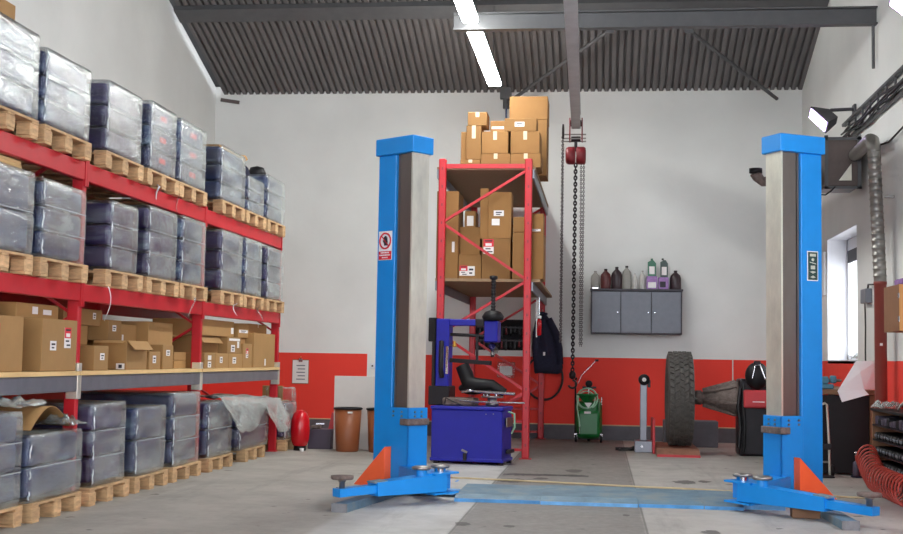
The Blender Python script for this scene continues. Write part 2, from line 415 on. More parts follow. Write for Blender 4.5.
def tag(o, label, cat, group=None, loc=None):
    o['label'] = label; o['category'] = cat
    if group: o['group'] = group
    if loc is not None: o.location = loc
    return o
def thing(name, label, cat, loc=(0, 0, 0), rz=0.0, group=None):
    o = bpy.data.objects.new(name, None); COL.objects.link(o); o.empty_display_size = 0.1
    o.location = loc; o.rotation_euler = (0, 0, rz)
    return tag(o, label, cat, group)
def struct(name, mb, m):
    o = mb.build(name, m); o['kind'] = 'structure'; return o
KIDS = {}
def dup(root, loc, rz=None, label=None, group=None):
    """a copy of a thing with copies of its parts and their sub-parts, sharing meshes"""
    r = root.copy(); COL.objects.link(r); r.location = loc
    if rz is not None: r.rotation_euler = (0, 0, rz)
    if label: r['label'] = label
    if group: r['group'] = group
    for ch in list(root.children):
        c = ch.copy(); COL.objects.link(c); c.parent = r
        for g in list(ch.children):
            d = g.copy(); COL.objects.link(d); d.parent = c
    return r

# ------------------------------------------------------------------ the hall
XL, XR, YB, YF = -5.78, 2.83, 18.05, -1.2
EAVE, SLOPE, RIDGE_Y = 5.02, 0.335, 8.2
def roof_z(y):
    return EAVE + SLOPE * (YB - y) if y >= RIDGE_Y else EAVE + SLOPE * (YB - RIDGE_Y) - SLOPE * (RIDGE_Y - y)

struct('floor', MB().box(XL - .3, XR + .3, YF - 1.5, YB + .3, -.15, 0), M['floor'])
struct('wall_back', MB().box(XL - .25, XR + .25, YB, YB + .25, 0, EAVE + .12), M['wall_back'])
gable = [(YF, 0), (YB + .25, 0), (YB + .25, EAVE + .02), (RIDGE_Y, roof_z(RIDGE_Y) + .1), (YF, roof_z(YF) + .1)]
struct('wall_left', MB().prism([(XL, y, z) for y, z in gable], (-.25, 0, 0)), M['wall_side'])
# right wall is built round the window opening
WY0, WY1, WZ0, WZ1 = 14.30, 16.14, 1.165, 2.69
wr = MB()
def wall_piece(poly): wr.prism([(XR, y, z) for y, z in poly], (.42, 0, 0))
NY0, NY1, NZ1 = 2.6, 9.2, 3.6
wall_piece([(YF, 0), (NY0, 0), (NY0, roof_z(NY0) + .1), (YF, roof_z(YF) + .1)])
wall_piece([(NY0, 0), (NY1, 0), (NY1, WZ0), (NY0, WZ0)])
wall_piece([(NY0, NZ1), (NY1, NZ1), (NY1, roof_z(NY1) + .1), (RIDGE_Y, roof_z(RIDGE_Y) + .1), (NY0, roof_z(NY0) + .1)])
wall_piece([(NY1, 0), (WY0, 0), (WY0, roof_z(WY0) + .1), (NY1, roof_z(NY1) + .1)])
wall_piece([(WY0, 0), (WY1, 0), (WY1, WZ0), (WY0, WZ0)])
wall_piece([(WY0, WZ1), (WY1, WZ1), (WY1, roof_z(WY1) + .1), (WY0, roof_z(WY0) + .1)])
wall_piece([(WY1, 0), (YB + .25, 0), (YB + .25, EAVE + .02), (WY1, roof_z(WY1) + .1)])
struct('wall_right', wr, M['wall_side'])
# dark kerb along the foot of the back wall with its pale top line
tk = MB().use(M['plinth']).box(XL, XR, YB - .04, YB, 0, .20).use(M['rope']).box(XL, XR, YB - .045, YB, .20, .215)
struct('trim_1', tk, None)
tk = MB().use(M['plinth']).box(XR - .03, XR, 12.9, YB - .05, 0, .20)
struct('trim_2', tk, None)

# corrugated roof sheets, two courses lapped over a purlin, and the other slope behind
def corrugated(y0, y1, dz):
    P, H = 0.098, 0.042
    xs = []; x = XL + .13
    while x < XR + .02:
        xs += [(x, 0), (x + P * .56, 0), (x + P * .66, H), (x + P * .90, H)]; x += P
    m = MB(); vs = []
    ys = [y0, y1] if y0 >= RIDGE_Y or y1 <= RIDGE_Y else [y0, RIDGE_Y, y1]
    for y in ys:
        for (x, h) in xs: vs.append((x, y, roof_z(y) + h + dz))
    for y in ys:
        for (x, h) in xs: vs.append((x, y, roof_z(y) + h + dz + .02))
    n = len(xs); k = len(ys); fs = []
    for r in range(k - 1):
        for i in range(n - 1):
            a = r * n + i
            fs.append((a, a + 1, a + n + 1, a + n)); b = a + k * n
            fs.append((b, b + n, b + n + 1, b + 1))
    for i in range(n - 1):
        fs.append((i, i + k * n, i + 1 + k * n, i + 1)); e = (k - 1) * n + i
        fs.append((e, e + 1, e + 1 + k * n, e + k * n))
    return m.add(vs, fs)
rf = corrugated(15.75, YB + .06, 0)
o2 = corrugated(YF - .3, 15.95, .05); rf.add(o2.v, o2.f)
struct('ceiling', rf, M['roof'])
struct('trim_3', MB().prism([(XL - .2, YB + .2, roof_z(YB) + .10), (XL - .2, RIDGE_Y, roof_z(RIDGE_Y) + .16), (XL + .3, RIDGE_Y, roof_z(RIDGE_Y) + .16), (XL + .3, YB + .2, roof_z(YB) + .10)], (0, 0, .05)), M['steel_dark'])
# purlins under the sheets
def purlin(y, w=.16, h=.10):
    n = Vector((0, SLOPE, 1)).normalized()
    p = Vector((0, y, roof_z(y) - h / 2 - .004))
    struct('ceiling_purlin', MB().bar((XL + .09, p.y, p.z), (XR - .01, p.y, p.z), w, h, up=n), M['steel_dark'])
purlin(15.98, .30, .07)
for y in (13.1, 10.6): purlin(y)
# steel: cross beam and the hoist rail hung below it
def i_beam(p0, p1, w, h, tf=.014, tw=.010):
    m = MB(); p0, p1 = Vector(p0), Vector(p1)
    up = Vector((0, 0, 1))
    m.bar(p0 + up * (h - tf / 2), p1 + up * (h - tf / 2), w, tf)
    m.bar(p0 + up * (tf / 2), p1 + up * (tf / 2), w, tf)
    m.bar(p0 + up * (h / 2), p1 + up * (h / 2), tw, h - 2 * tf)
    return m
cb = i_beam((-1.60, 13.2, 4.65), (XR - .005, 13.2, 4.65), .12, .185)
cb.bar((-1.5, 13.2, 4.83), (-1.5, 13.2, roof_z(13.2) - .11), .06, .06, up=(0, 1, 0))
struct('ceiling_beam', cb, M['steel_dark'])
rail_x = lambda y: -.272 - .0105 * (y - 10.3)
rl = i_beam((rail_x(5.5), 5.5, 4.12), (rail_x(16.15), 16.15, 4.12), .115, .20)
for y in (13.2,):
    rl.box(rail_x(y) - .05, rail_x(y) + .05, y - .05, y + .05, 4.31, 4.652)
rl.bar((rail_x(15.98), 15.98, 4.31), (rail_x(15.98), 15.98, roof_z(15.98) - .08), .06, .06, up=(0, 1, 0))
rl.bar((rail_x(8.4), 8.4, 4.31), (rail_x(8.4), 8.4, roof_z(8.4) - .08), .06, .06, up=(0, 1, 0))
struct('ceiling_beam', rl, mat('hoist_rail_paint', (182, 182, 182), .5))
t = thing('roof_brace', 'slanting steel brace tube under the roof, right of the hoist rail', 'brace', (1.1, 16.06, 5.38), group='wind braces under the roof')
MB().tube([(0, 0, 0), (1.33, 1.64, -.56)], .026, 10).build('brace_tube', M['steel_dark'], t)
MB().obox((0, -.0, .06), (.12, .03, .2)).build('end_plate', M['steel_dark'], t)
t = thing('roof_brace', 'slanting steel brace tube under the roof, passing behind the hoist rail', 'brace', (.09, 16.04, 5.39), group='wind braces under the roof')
MB().tube([(0, 0, 0), (-1.46, 1.72, -.60)], .026, 10).build('brace_tube', M['steel_dark'], t)
MB().obox((0, 0, .06), (.12, .03, .2)).build('end_plate', M['steel_dark'], t)
t = thing('roof_bracket', 'dark steel bracket at the eaves beside the end of the tube light', 'bracket', (-1.37, 17.75, 4.86))
MB().box(-.09, .07, -.05, .05, .0, .16).build('plate', M['steel_dark'], t)
MB().tube([(.0, 0, .02), (.0, 0, -.14)], .05, 12).build('clamp', M['steel_dark'], t)
MB().tube([(0, 0, -.12), (.0, -.01, -.85)], .012, 8).build('hanging_rod', mat('blue_rod', (40, 60, 110), .5), t)
tag(MB().tube([(0, 0, 0), (0, 0, -.46)], .017, 8).build('hanging_conduit', M['steel_dark']), 'thin dark rod hanging from the right end of the roof cross beam', 'rod', loc=(2.79, 13.2, 4.65))
t = tag(MB().bar((0, 0, 0), (.28, .02, -.04), .03, .05).build('wall_bracket', M['brown_grey']), 'small loose steel strip in the upper left corner of the back wall', 'strip', loc=(-5.68, 17.98, 4.93))

# window in the right wall
w = bpy.data.objects.new('window_1', None); COL.objects.link(w); w['kind'] = 'structure'; w.location = (XR, 0, 0)
MB().box(.0, .41, WY0, WY1, WZ0 - .03, WZ0 + .012).build('window_sill', M['reveal'], w)
MB().box(.0, .25, WY1 - .008, WY1, WZ0, WZ1).box(.0, .25, WY0, WY0 + .008, WZ0, WZ1).box(.0, .25, WY0, WY1, WZ1 - .008, WZ1).build('window_reveal', M['reveal'], w)
fr = MB()
for y0, y1, z0, z1 in ((WY0, WY0 + .07, WZ0, WZ1), (WY1 - .07, WY1, WZ0, WZ1), (WY0, WY1, WZ0 + .012, WZ0 + .08), (WY0, WY1, WZ1 - .16, WZ1), (15.18, 15.26, WZ0, WZ1)):
    fr.box(.24, .31, y0, y1, z0, z1, .004)
fr.build('window_frame', M['frame_white'], w)
MB().box(.235, .262, WY0 + .06, WY1 - .06, WZ1 - .30, WZ1 - .15).build('window_blind', M['rubber_seal'], w)
MB().box(.272, .28, WY0 + .05, WY1 - .05, WZ0 + .06, WZ1 - .1).build('window_pane', M['glass'], w)

# the workshop's long side window, nearer the door
w = bpy.data.objects.new('window_2', None); COL.objects.link(w); w['kind'] = 'structure'; w.location = (XR, 0, 0)
fr = MB()
for y0, y1, z0, z1 in ((NY0, NY0 + .07, WZ0, NZ1), (NY1 - .07, NY1, WZ0, NZ1), (NY0, NY1, WZ0, WZ0 + .08), (NY0, NY1, NZ1 - .08, NZ1), (4.76, 4.84, WZ0, NZ1), (6.96, 7.04, WZ0, NZ1)):
    fr.box(.24, .31, y0, y1, z0, z1, .004)
fr.build('window_frame', M['frame_white'], w)
MB().box(.272, .28, NY0 + .05, NY1 - .05, WZ0 + .06, NZ1 - .06).build('window_pane', M['glass'], w)

# ------------------------------------------------------------------ lamps
def tube_light(y0, y1, label):
    t = thing('fluorescent_light', label, 'ceiling light', (-1.40, y0, 4.70), group='tube lights in a row under the roof')
    L = y1 - y0
    MB().box(-.07, .07, 0, L, .045, .11, .008).build('housing', M['lamp_case'], t)
    MB().box(-.085, .085, .02, L / 2 - .015, -.015, .045, .02, 2).build('diffuser', M['tube'], t)
    MB().box(-.085, .085, L / 2 + .015, L - .02, -.015, .045, .02, 2).build('diffuser', M['tube'], t)
    for yy in (.3, L - .3):
        MB().tube([(0, yy, .11), (0, yy, roof_z(y0 + yy) - 4.70)], .006, 6).build('suspension_wire', M['steel_dark'], t)
tube_light(10.3, 13.05, 'bright tube light in front of the cross beam, nearer of the two in the row')
tube_light(13.35, 16.15, 'bright tube light behind the cross beam, ending above the tall red rack')

def floodlight(loc, rz, label):
    t = thing('floodlight', label, 'floodlight', loc, rz, 'floodlights on the right wall')
    # lamp head tilted down, facing local -Y
    T = Matrix.Rotation(math.radians(28), 4, 'X')
    h = MB().prism([(-.15, -.05, -.07), (.15, -.05, -.07), (.15, -.05, .07), (-.15, -.05, .07)], (0, .02, 0))
    bm = bmesh.new()
    a = [bm.verts.new(p) for p in ((-.16, -.05, -.08), (.16, -.05, -.08), (.16, -.05, .08), (-.16, -.05, .08))]
    b = [bm.verts.new(p) for p in ((-.06, .13, -.05), (.10, .13, -.05), (.10, .13, .05), (-.06, .13, .05))]
    bm.faces.new(a); bm.faces.new(b)
    for i in range(4): bm.faces.new((a[i], a[(i + 1) % 4], b[(i + 1) % 4], b[i]))
    MB().bm(bm).xf(T).build('lamp_head', M['lamp_case'], t)
    MB().box(-.14, .14, -.062, -.0505, -.062, .062, .003).xf(T).build('lamp_glass', M['flood'], t)
    return t

# ------------------------------------------------------------------ daylight and camera
W = bpy.data.worlds.new('sky'); SC.world = W; W.use_nodes = True
bg = W.node_tree.nodes['Background']; bg.inputs['Color'].default_value = (0.90, 0.955, 1.02, 1); bg.inputs['Strength'].default_value = 4.6
cam = bpy.data.cameras.new('camera'); co = bpy.data.objects.new('camera', cam); COL.objects.link(co)
SC.camera = co
FPX, YAW, PIT, ROL = 1250.2, .1192, .0729, .0168
cam.sensor_width = 36; cam.lens = 36 * FPX / 903; cam.clip_end = 200
fwd = Vector((-math.sin(YAW) * math.cos(PIT), math.cos(YAW) * math.cos(PIT), math.sin(PIT)))
rgt = Vector((math.cos(YAW), math.sin(YAW), 0)); up = rgt.cross(fwd)
r2 = rgt * math.cos(ROL) + up * math.sin(ROL); u2 = -rgt * math.sin(ROL) + up * math.cos(ROL)
mw = Matrix((r2, u2, -fwd)).transposed().to_4x4(); mw.translation = (0, 0, 1.12)
co.matrix_world = mw
vs = SC.view_settings; SC.display_settings.display_device = 'sRGB'
vs.view_transform = 'Standard'; vs.look = 'None'; vs.gamma = 1.0; vs.use_curve_mapping = False; vs.exposure = 0.40
SC.cycles.use_denoising = True
SC.cycles.max_bounces = 8; SC.cycles.diffuse_bounces = 5; SC.cycles.transparent_max_bounces = 12
SC.cycles.sample_clamp_indirect = 6.0; SC.cycles.caustics_reflective = False; SC.cycles.caustics_refractive = False

# ------------------------------------------------------------------ two-post lift
def lift_column(corner, A, Bv, label, side):
    """A runs along the wide face away from the near corner, Bv along the narrow face; both horizontal unit vectors"""
    t = thing('lift_post', label, 'vehicle lift', (corner[0], corner[1], 0), 0, 'pair of posts of the vehicle lift')
    A, Bv, Zv = Vector(A).normalized(), Vector(Bv).normalized(), Vector((0, 0, 1))
    Mx = Matrix((A, Bv, Zv)).transposed().to_4x4()
    def part(name, mb, m, parent=t): return mb.xf(Mx).build(name, m, parent)
    part('top_cap', MB().box(-.025, .435, -.03, .225, 2.865, 3.01, .006), M['lift_blue'])
    part('column', MB().box(.205, .42, 0, .24, .016, 2.865, .006), M['lift_blue'])
    # galvanised mast: open channel seen from its two outer faces, rolled front edge
    ms = MB().box(0, .012, .0, .195, .016, 2.865).box(.012, .17, .185, .195, .016, 2.865).box(-.004, .014, -.006, .008, .016, 2.865)
    part('mast', ms, M['galv'])
    mi = MB().box(.013, .16, .012, .024, .016, 2.865).box(.185, .205, .03, .185, .016, 2.865)
    part('mast_cover', mi, M['lift_dark'])
    # lifting carriage wrapped round the mast foot
    c = MB().box(-.022, .202, -.026, -.008, .10, .70, .003).box(-.022, -.006, -.026, .21, .10, .70, .003)
    ca = part('carriage', c, M['lift_blue'])
    for u in (.05, .15):
        for z in (.665, .63): part('bolt', MB().cyl((u, -.036, z), (u, -.024, z), .009, seg=8), M['steel'], ca)
    for v in (.05, .13):
        for z in (.665, .63): part('bolt', MB().cyl((-.032, v, z), (-.02, v, z), .009, seg=8), M['steel'], ca)
    part('door_bumper', MB().box(-.055, .045, -.062, -.028, .555, .61, .006).box(-.055, -.024, -.06, .2, .555, .61, .006), M['rusty'])
    part('base_plate', MB().box(-.14, .55, -.30, .29, 0, .016), M['worn'])
    gu = .17 if side < 0 else .10
    g = MB().prism([(gu, -.03, .03), (gu, -.03, .37), (gu + .37, -.03, .03)], (0, -.075, 0))
    part('toe_guard', g, M['orange'])
    return t, part
aL = math.radians(36); aR = math.radians(30)
cL = (-1.59, 10.42); cR = (1.46, 10.42)
tL, partL = lift_column(cL, (-math.cos(aL), math.sin(aL), 0), (math.sin(aL), math.cos(aL), 0), 'left blue lift post with a red prohibition sign on its front', -1)
tR, partR = lift_column(cR, (math.cos(aR), math.sin(aR), 0), (-math.sin(aR), math.cos(aR), 0), 'right blue lift post with a dark green symbol plate on its front', 1)

def lift_arm(t, origin, piv, end, pads, out0, out1, sgn):
    """swing arm, its pivot bracket, pads and the floor outrigger; world points"""
    o = Vector((origin[0], origin[1], 0))
    P = lambda p: Vector(p) - o
    piv, end = Vector(piv), Vector(end); d = (end - piv); dn = d.normalized(); side = Vector((-dn.y, dn.x, 0)).normalized()
    # tapering box beam
    bm = bmesh.new()
    def ring(c, w, h0, h1): return [bm.verts.new(P(c + side * s * w / 2 + Vector((0, 0, h)))) for s, h in ((-1, h0), (1, h0), (1, h1), (-1, h1))]
    k0 = piv; k1 = piv + d * .70
    a = ring(k0, .16, -.075, .062); b = ring(k1, .13, -.05, .05)
    bm.faces.new(a); bm.faces.new(b)
    for i in range(4): bm.faces.new((a[i], a[(i + 1) % 4], b[(i + 1) % 4], b[i]))
    arm = MB().bm(bm).build('swing_arm', M['lift_blue'], t)
    ext = MB().bar(P(k1 - dn * .08), P(end + dn * .05), .095, .06)
    ex = ext.build('arm_extension', M['lift_blue'], arm)
    MB().bar(P(k1 - dn * .10) + Vector((0, 0, .055)), P(k1 + dn * .02) + Vector((0, 0, .05)), .10, .012).build('arm_sleeve_plate', M['worn'], arm)
    # screw pad at the end
    e = P(end)
    pd = MB().lathe([(.022, -.02), (.022, .075), (.03, .078), (.03, .095)], e, seg=14).build('pad_screw', M['steel'], t)
    MB().lathe([(.02, .095), (.078, .095), (.085, .105), (.085, .122), (.02, .126)], e, seg=22).build('pad_disc', M['rusty'], pd)
    # pivot bracket: two plates and pin
    b0 = P(piv)
    br = MB().bar(b0 - dn * .11 + Vector((0, 0, .066)), b0 + dn * .13 + Vector((0, 0, .066)), .19, .014).bar(b0 - dn * .11 + Vector((0, 0, -.085)), b0 + dn * .13 + Vector((0, 0, -.085)), .19, .014)
    br.bar(b0 - dn * .10 + side * .085, b0 - dn * .10 + side * .085 + Vector((0, 0, .001)), .02, .15, up=(0, 1, 0))
    bk = br.build('pivot_bracket', M['lift_blue'], t)
    MB().cyl(b0 + Vector((0, 0, -.09)), b0 + Vector((0, 0, .10)), .026, seg=14).build('pivot_pin', M['chrome'], bk)
    col = P(Vector((origin[0], origin[1], .16)) + Vector((0, .05, 0)))
    MB().bar(b0, Vector((col.x, col.y, b0.z)), .17, .12).build('carriage_bracket', M['lift_blue'], t)
    for p in pads:
        q = P(p); z = q.z
        st = MB().lathe([(.045, z - .10), (.045, z - .02)], (q.x, q.y, 0), seg=16).build('stowed_pad', M['lift_blue'], t)
        MB().lathe([(.02, z - .02), (.07, z - .02), (.076, z - .012), (.076, z), (.06, z + .008), (.02, z + .008)], (q.x, q.y, 0), seg=20).build('pad_disc', M['steel'], st)
        MB().bar((q.x, q.y, z - .075), (b0.x, b0.y, z - .075), .09, .05).build('pad_arm', M['lift_blue'], st)
    # outrigger leg lying on the floor
    a0, a1 = P(out0), P(out1); dd = (a1 - a0).normalized(); sd = Vector((-dd.y, dd.x, 0))
    og = MB().bar(a0 + Vector((0, 0, .03)), a1 + Vector((0, 0, .03)), .11, .06)
    fo = og.build('floor_outrigger', M['worn'], t)
    MB().bar(a1 + dd * -.005 + Vector((0, 0, .032)), a1 + dd * .012 + Vector((0, 0, .032)), .116, .064).build('outrigger_end_plate', M['concrete_block'], fo)
lift_arm(tL, cL, (-1.24, 9.86, .155), (-1.885, 9.17, .12), [(-1.37, 9.70, .275), (-1.25, 9.90, .275)], (-1.66, 10.20, 0), (-1.855, 8.95, 0), -1)
lift_arm(tR, cR, (1.09, 9.80, .155), (1.865, 9.06, .115), [(1.09, 9.86, .275), (1.21, 9.64, .275)], (1.66, 10.2, 0), (1.70, 8.86, 0), 1)

# prohibition sign on the left post, on the face of the blue column
def sign_left():
    u0, u1, z0, z1 = .235, .395, 1.955, 2.205
    w = u1 - u0
    s = partL('prohibition_sign', MB().box(u0, u1, -.006, -.001, z0, z1), M['sign_white'])
    cu, cz, R = (u0 + u1) / 2, z0 + .165, .066
    # the face is seen with u running to the left
    partL('prohibition_ring', MB().torus((cu, -.007, cz), R, .008, 'Y', 28, 6), M['sign_red'], s)
    partL('prohibition_bar', MB().bar((cu + .046, -.0075, cz + .046), (cu - .046, -.0075, cz - .046), .006, .014, up=(0, 1, 0)), M['sign_red'], s)
    h = MB()
    h.prism([(cu - .028, -.009, cz - .04), (cu + .012, -.009, cz - .04), (cu + .016, -.009, cz), (cu - .03, -.009, cz)], (0, .002, 0))
    for k in range(4):
        x = cu - .027 + k * .0115
        h.box(x, x + .009, -.009, -.007, cz - .002, cz + (.03, .042, .044, .036)[k])
    h.prism([(cu + .012, -.009, cz - .03), (cu + .03, -.009, cz + .004), (cu + .023, -.009, cz + .01), (cu + .01, -.009, cz - .01)], (0, .002, 0))
    partL('hand_symbol', h, M['print_black'], s)
    partL('sign_text_panel', MB().box(u0 + .004, u1 - .004, -.009, -.006, z0 + .004, z0 + .076), M['sign_red'], s)
    tx = MB()
    for k, (a, b) in enumerate(((.03, .13), (.015, .145), (.045, .115))):
        zz = z0 + .058 - k * .021
        x = u0 + a
        while x < u0 + b - .006:
            l = random.uniform(.010, .022); tx.box(x, min(x + l, u0 + b), -.0105, -.009, zz, zz + .011); x += l + .004
    partL('sign_text', tx, M['sign_white'], s)
sign_left()
def plate_right():
    u0, u1, z0, z1 = .27, .365, 1.815, 2.045
    s = partR('symbol_plate', MB().box(u0 - .008, u1 + .008, -.005, -.001, z0 - .008, z1 + .008), M['sign_white'])
    partR('plate_face', MB().box(u0, u1, -.007, -.005, z0, z1), M['sign_green'], s)
    m = MB(); c = (u0 + u1) / 2
    m.box(c - .03, c + .03, -.0085, -.007, z1 - .036, z1 - .014)
    m.lathe([(.001, -.0085), (.014, -.0085), (.014, -.007)], (c, 0, z1 - .062), 'Y', 12)
    m.prism([(c - .032, -.0085, z1 - .088), (c + .032, -.0085, z1 - .10), (c + .032, -.0085, z1 - .093), (c - .032, -.0085, z1 - .081)], (0, .0015, 0))
    m.box(c - .022, c + .022, -.0085, -.007, z1 - .142, z1 - .112)
    m.prism([(c - .032, -.0085, z0 + .066), (c, -.0085, z0 + .052), (c + .032, -.0085, z0 + .066), (c, -.0085, z0 + .074)], (0, .0015, 0))
    m.prism([(c - .028, -.0085, z0 + .022), (c, -.0085, z0 + .036), (c + .028, -.0085, z0 + .022), (c, -.0085, z0 + .014)], (0, .0015, 0))
    partR('plate_symbols', m, M['galv'], s)
plate_right()

# cover plates on the floor between the posts: four lengths, ramped at front and back
t = thing('floor_cover', 'worn grey-blue cover plates on the floor between the two lift posts', 'cover plate', (0, 10.39, 0))
def cover(x0, x1, y0, y1, h, edge='edge_grey'):
    pr = [(y0, 0), (y0, .022), (y0 + .14, h), (y1 - .14, h), (y1, .006), (y1, 0)]
    m = MB().use(M['worn']).prism([(x0, y - 10.39, z) for y, z in pr], (x1 - x0, 0, 0))
    m.use(M[edge]).box(x0 + .002, x1 - .002, y0 - 10.39 - .012, y0 - 10.39 - .0005, 0, .026)
    m.build('cover_plate', None, t)
cover(-1.13, -.455, 9.86, 10.98, .045)
cover(-.452, .300, 9.83, 10.98, .052, 'plate_edge')
cover(.303, .80, 9.85, 10.98, .045)
cover(.803, 1.10, 9.84, 10.98, .045)
MB().use(M['plate_edge']).box(-1.72, -1.135, 10.16 - 10.39, 10.34 - 10.39, .017, .05).build('end_rail', None, t)
MB().use(M['plate_edge']).box(1.104, 1.42, 9.92 - 10.39, 10.1 - 10.39, 0, .05).build('end_rail', None, t)
tag(MB().box(-.10, .10, -.06, .06, 0, .075, .006).build('wooden_block', M['bench']), 'short wooden block on the floor under the right lift arm', 'wood block', loc=(1.50, 9.50, 0))
pts = [(-1.80, 11.75, .012), (-1.2, 11.66, .012), (-.72, 11.57, .012), (-.2, 11.46, .012), (.36, 11.32, .012), (.8, 11.26, .012), (1.17, 11.14, .012), (1.5, 11.12, .012), (1.8, 11.06, .012), (2.05, 10.96, .012), (2.25, 10.92, .012)]
tag(MB().tube(pts, .009, 6).build('cord', M['rope']), 'pale cord lying across the floor behind the lift cover plates', 'cord')

# ------------------------------------------------------------------ pallet racking along the left
RX0, RX1 = -3.745, -4.84            # front face, rear face
PY = [5.91, 8.71, 11.51, 14.39]     # upright centres
ZT, ZM, ZL = 2.505, 1.616, .951     # beam tops
rk = thing('pallet_rack', 'long red pallet rack along the left wall with three levels', 'pallet rack', (RX0, PY[0], 0))
O = Vector((RX0, PY[0], 0))
def rp(name, mb, m, par=None):
    mb.v = [tuple(Vector(v) - O) for v in mb.v]
    return mb.build(name, m, par or rk)
for i, y in enumerate(PY):
    f = rp('upright_post', MB().box(RX0 - .10, RX0 - .012, y - .03, y + .03, .0, 2.66, .006), M['rack_red'])
    rp('foot_plate', MB().box(RX0 - .12, RX0 + .0, y - .06, y + .06, 0, .008), M['rack_red'], f)
    rp('upright_post', MB().box(RX1, RX1 + .09, y - .03, y + .03, .0, 2.66, .006), M['rack_red'])
    z = .15; k = 0
    br = MB()
    while z < 2.2:
        a, b = (RX0 - .06, RX1 + .05) if k % 2 == 0 else (RX1 + .05, RX0 - .06)
        br.bar((a, y, z), (b, y, z + .62), .02, .035, up=(0, 1, 0)); z += .62; k += 1
    rp('frame_brace', br, M['rack_red'])
    gs = MB().box(RX0 - .085, RX0 + .004, y - .036, y + .036, ZL - .17, ZL + .09, .004)
    rp('bracket_sleeve', gs, M['galv'], f)
for i in range(3):
    y0, y1 = PY[i] + .03, PY[i + 1] - .03
    for zt, h, m in ((ZT, .135, 'rack_red'), (ZM, .125, 'rack_red'), (ZL, .115, 'galv_beam')):
        bmb = MB().box(RX0 - .05, RX0, y0 + .004, y1 - .004, zt - h, zt, .006)
        b = rp('front_beam', bmb, M[m])
        if m == 'rack_red':
            for ya in (y0 - .028, y1 - .003):
                rp('beam_connector', MB().box(RX0 - .012, RX0 + .004, ya, ya + .031, zt - h - .04, zt + .02), M[m], b)
        rp('rear_beam', MB().box(RX1, RX1 + .05, y0, y1, zt - h, zt), M[m])
    rp('shelf_board', MB().box(RX1 + .0, RX0 + .012, y0 - .02, y1 + .02, ZL + .001, ZL + .032), M['timber'])

# ---- pallets (one prototype, then copies)
PD, PW = 1.06, .78
def pallet_proto():
    t = thing('wooden_pallet', 'x', 'pallet', (0, 0, 0), 0, 'wooden pallets under the wrapped loads')
    d = MB()
    for k in range(7):
        x = -k * (PD - .1) / 6
        d.box(x - .1, x, 0, PW, .112, .13, .002)
    for y in (0, PW / 2 - .05, PW - .1): d.box(-PD, 0, y, y + .1, .097, .1118, .002)
    d.build('deck', M['wood'], t)
    for x in (-.10, -PD / 2 - .05, -PD):
        for y in (0, PW / 2 - .06, PW - .12):
            MB().box(x, x + .10, y, y + .12, .0185, .0965, .004).build('block', M['wood'], t)
    for y in (.01, PW / 2 - .05, PW - .11): MB().box(-PD, 0, y, y + .1, 0, .018, .002).build('runner', M['wood'], t)
    return t
PAL = pallet_proto(); pal_used = [False]
def pallet(x, y, z, label, rz=0):
    if not pal_used[0]:
        pal_used[0] = True; PAL.location = (x, y, z); PAL['label'] = label; PAL.rotation_euler = (0, 0, rz); return PAL
    return dup(PAL, (x, y, z), rz, label)

# ---- wrapped loads
def lump(x0, x1, y0, y1, z0, z1, n, bulge, seed, rough=.007, top=.0):
    """soft block with a skin gathered in at n-1 seams"""
    bm = bmesh.new()
    bmesh.ops.create_cube(bm, size=1.0)
    bmesh.ops.subdivide_edges(bm, edges=list(bm.edges), cuts=15, use_grid_fill=True)
    H = z1 - z0
    for v in bm.verts:
        x, y, z = v.co
        x, y = .5 * math.sin(PI * x), .5 * math.sin(PI * y)
        t = (z + .5)
        # rounded edges
        ax, ay = abs(x) * 2, abs(y) * 2
        k = 1.0
        cornr = max(0, min(ax, ay) - .93) / .07
        k -= .016 * cornr ** 2
        ph = (t * n) % 1.0
        seam = math.exp(-((min(ph, 1 - ph)) / .055) ** 2) if .02 < t < .98 else (.6 if t >= .98 else .3)
        k -= bulge * seam
        px, py = x * k, y * k
        pz = z
        if t > .97: pz -= top * (max(ax, ay) ** 6)
        nz = noise.noise_vector(Vector((x * 3 + seed, y * 3, z * H * 6)))
        v.co = Vector(((x0 + x1) / 2 + px * (x1 - x0) + nz.x * rough, (y0 + y1) / 2 + py * (y1 - y0) + nz.y * rough, z0 + H * (pz + .5) + nz.z * rough * .5))
    return MB().bm(bm, smooth=True)
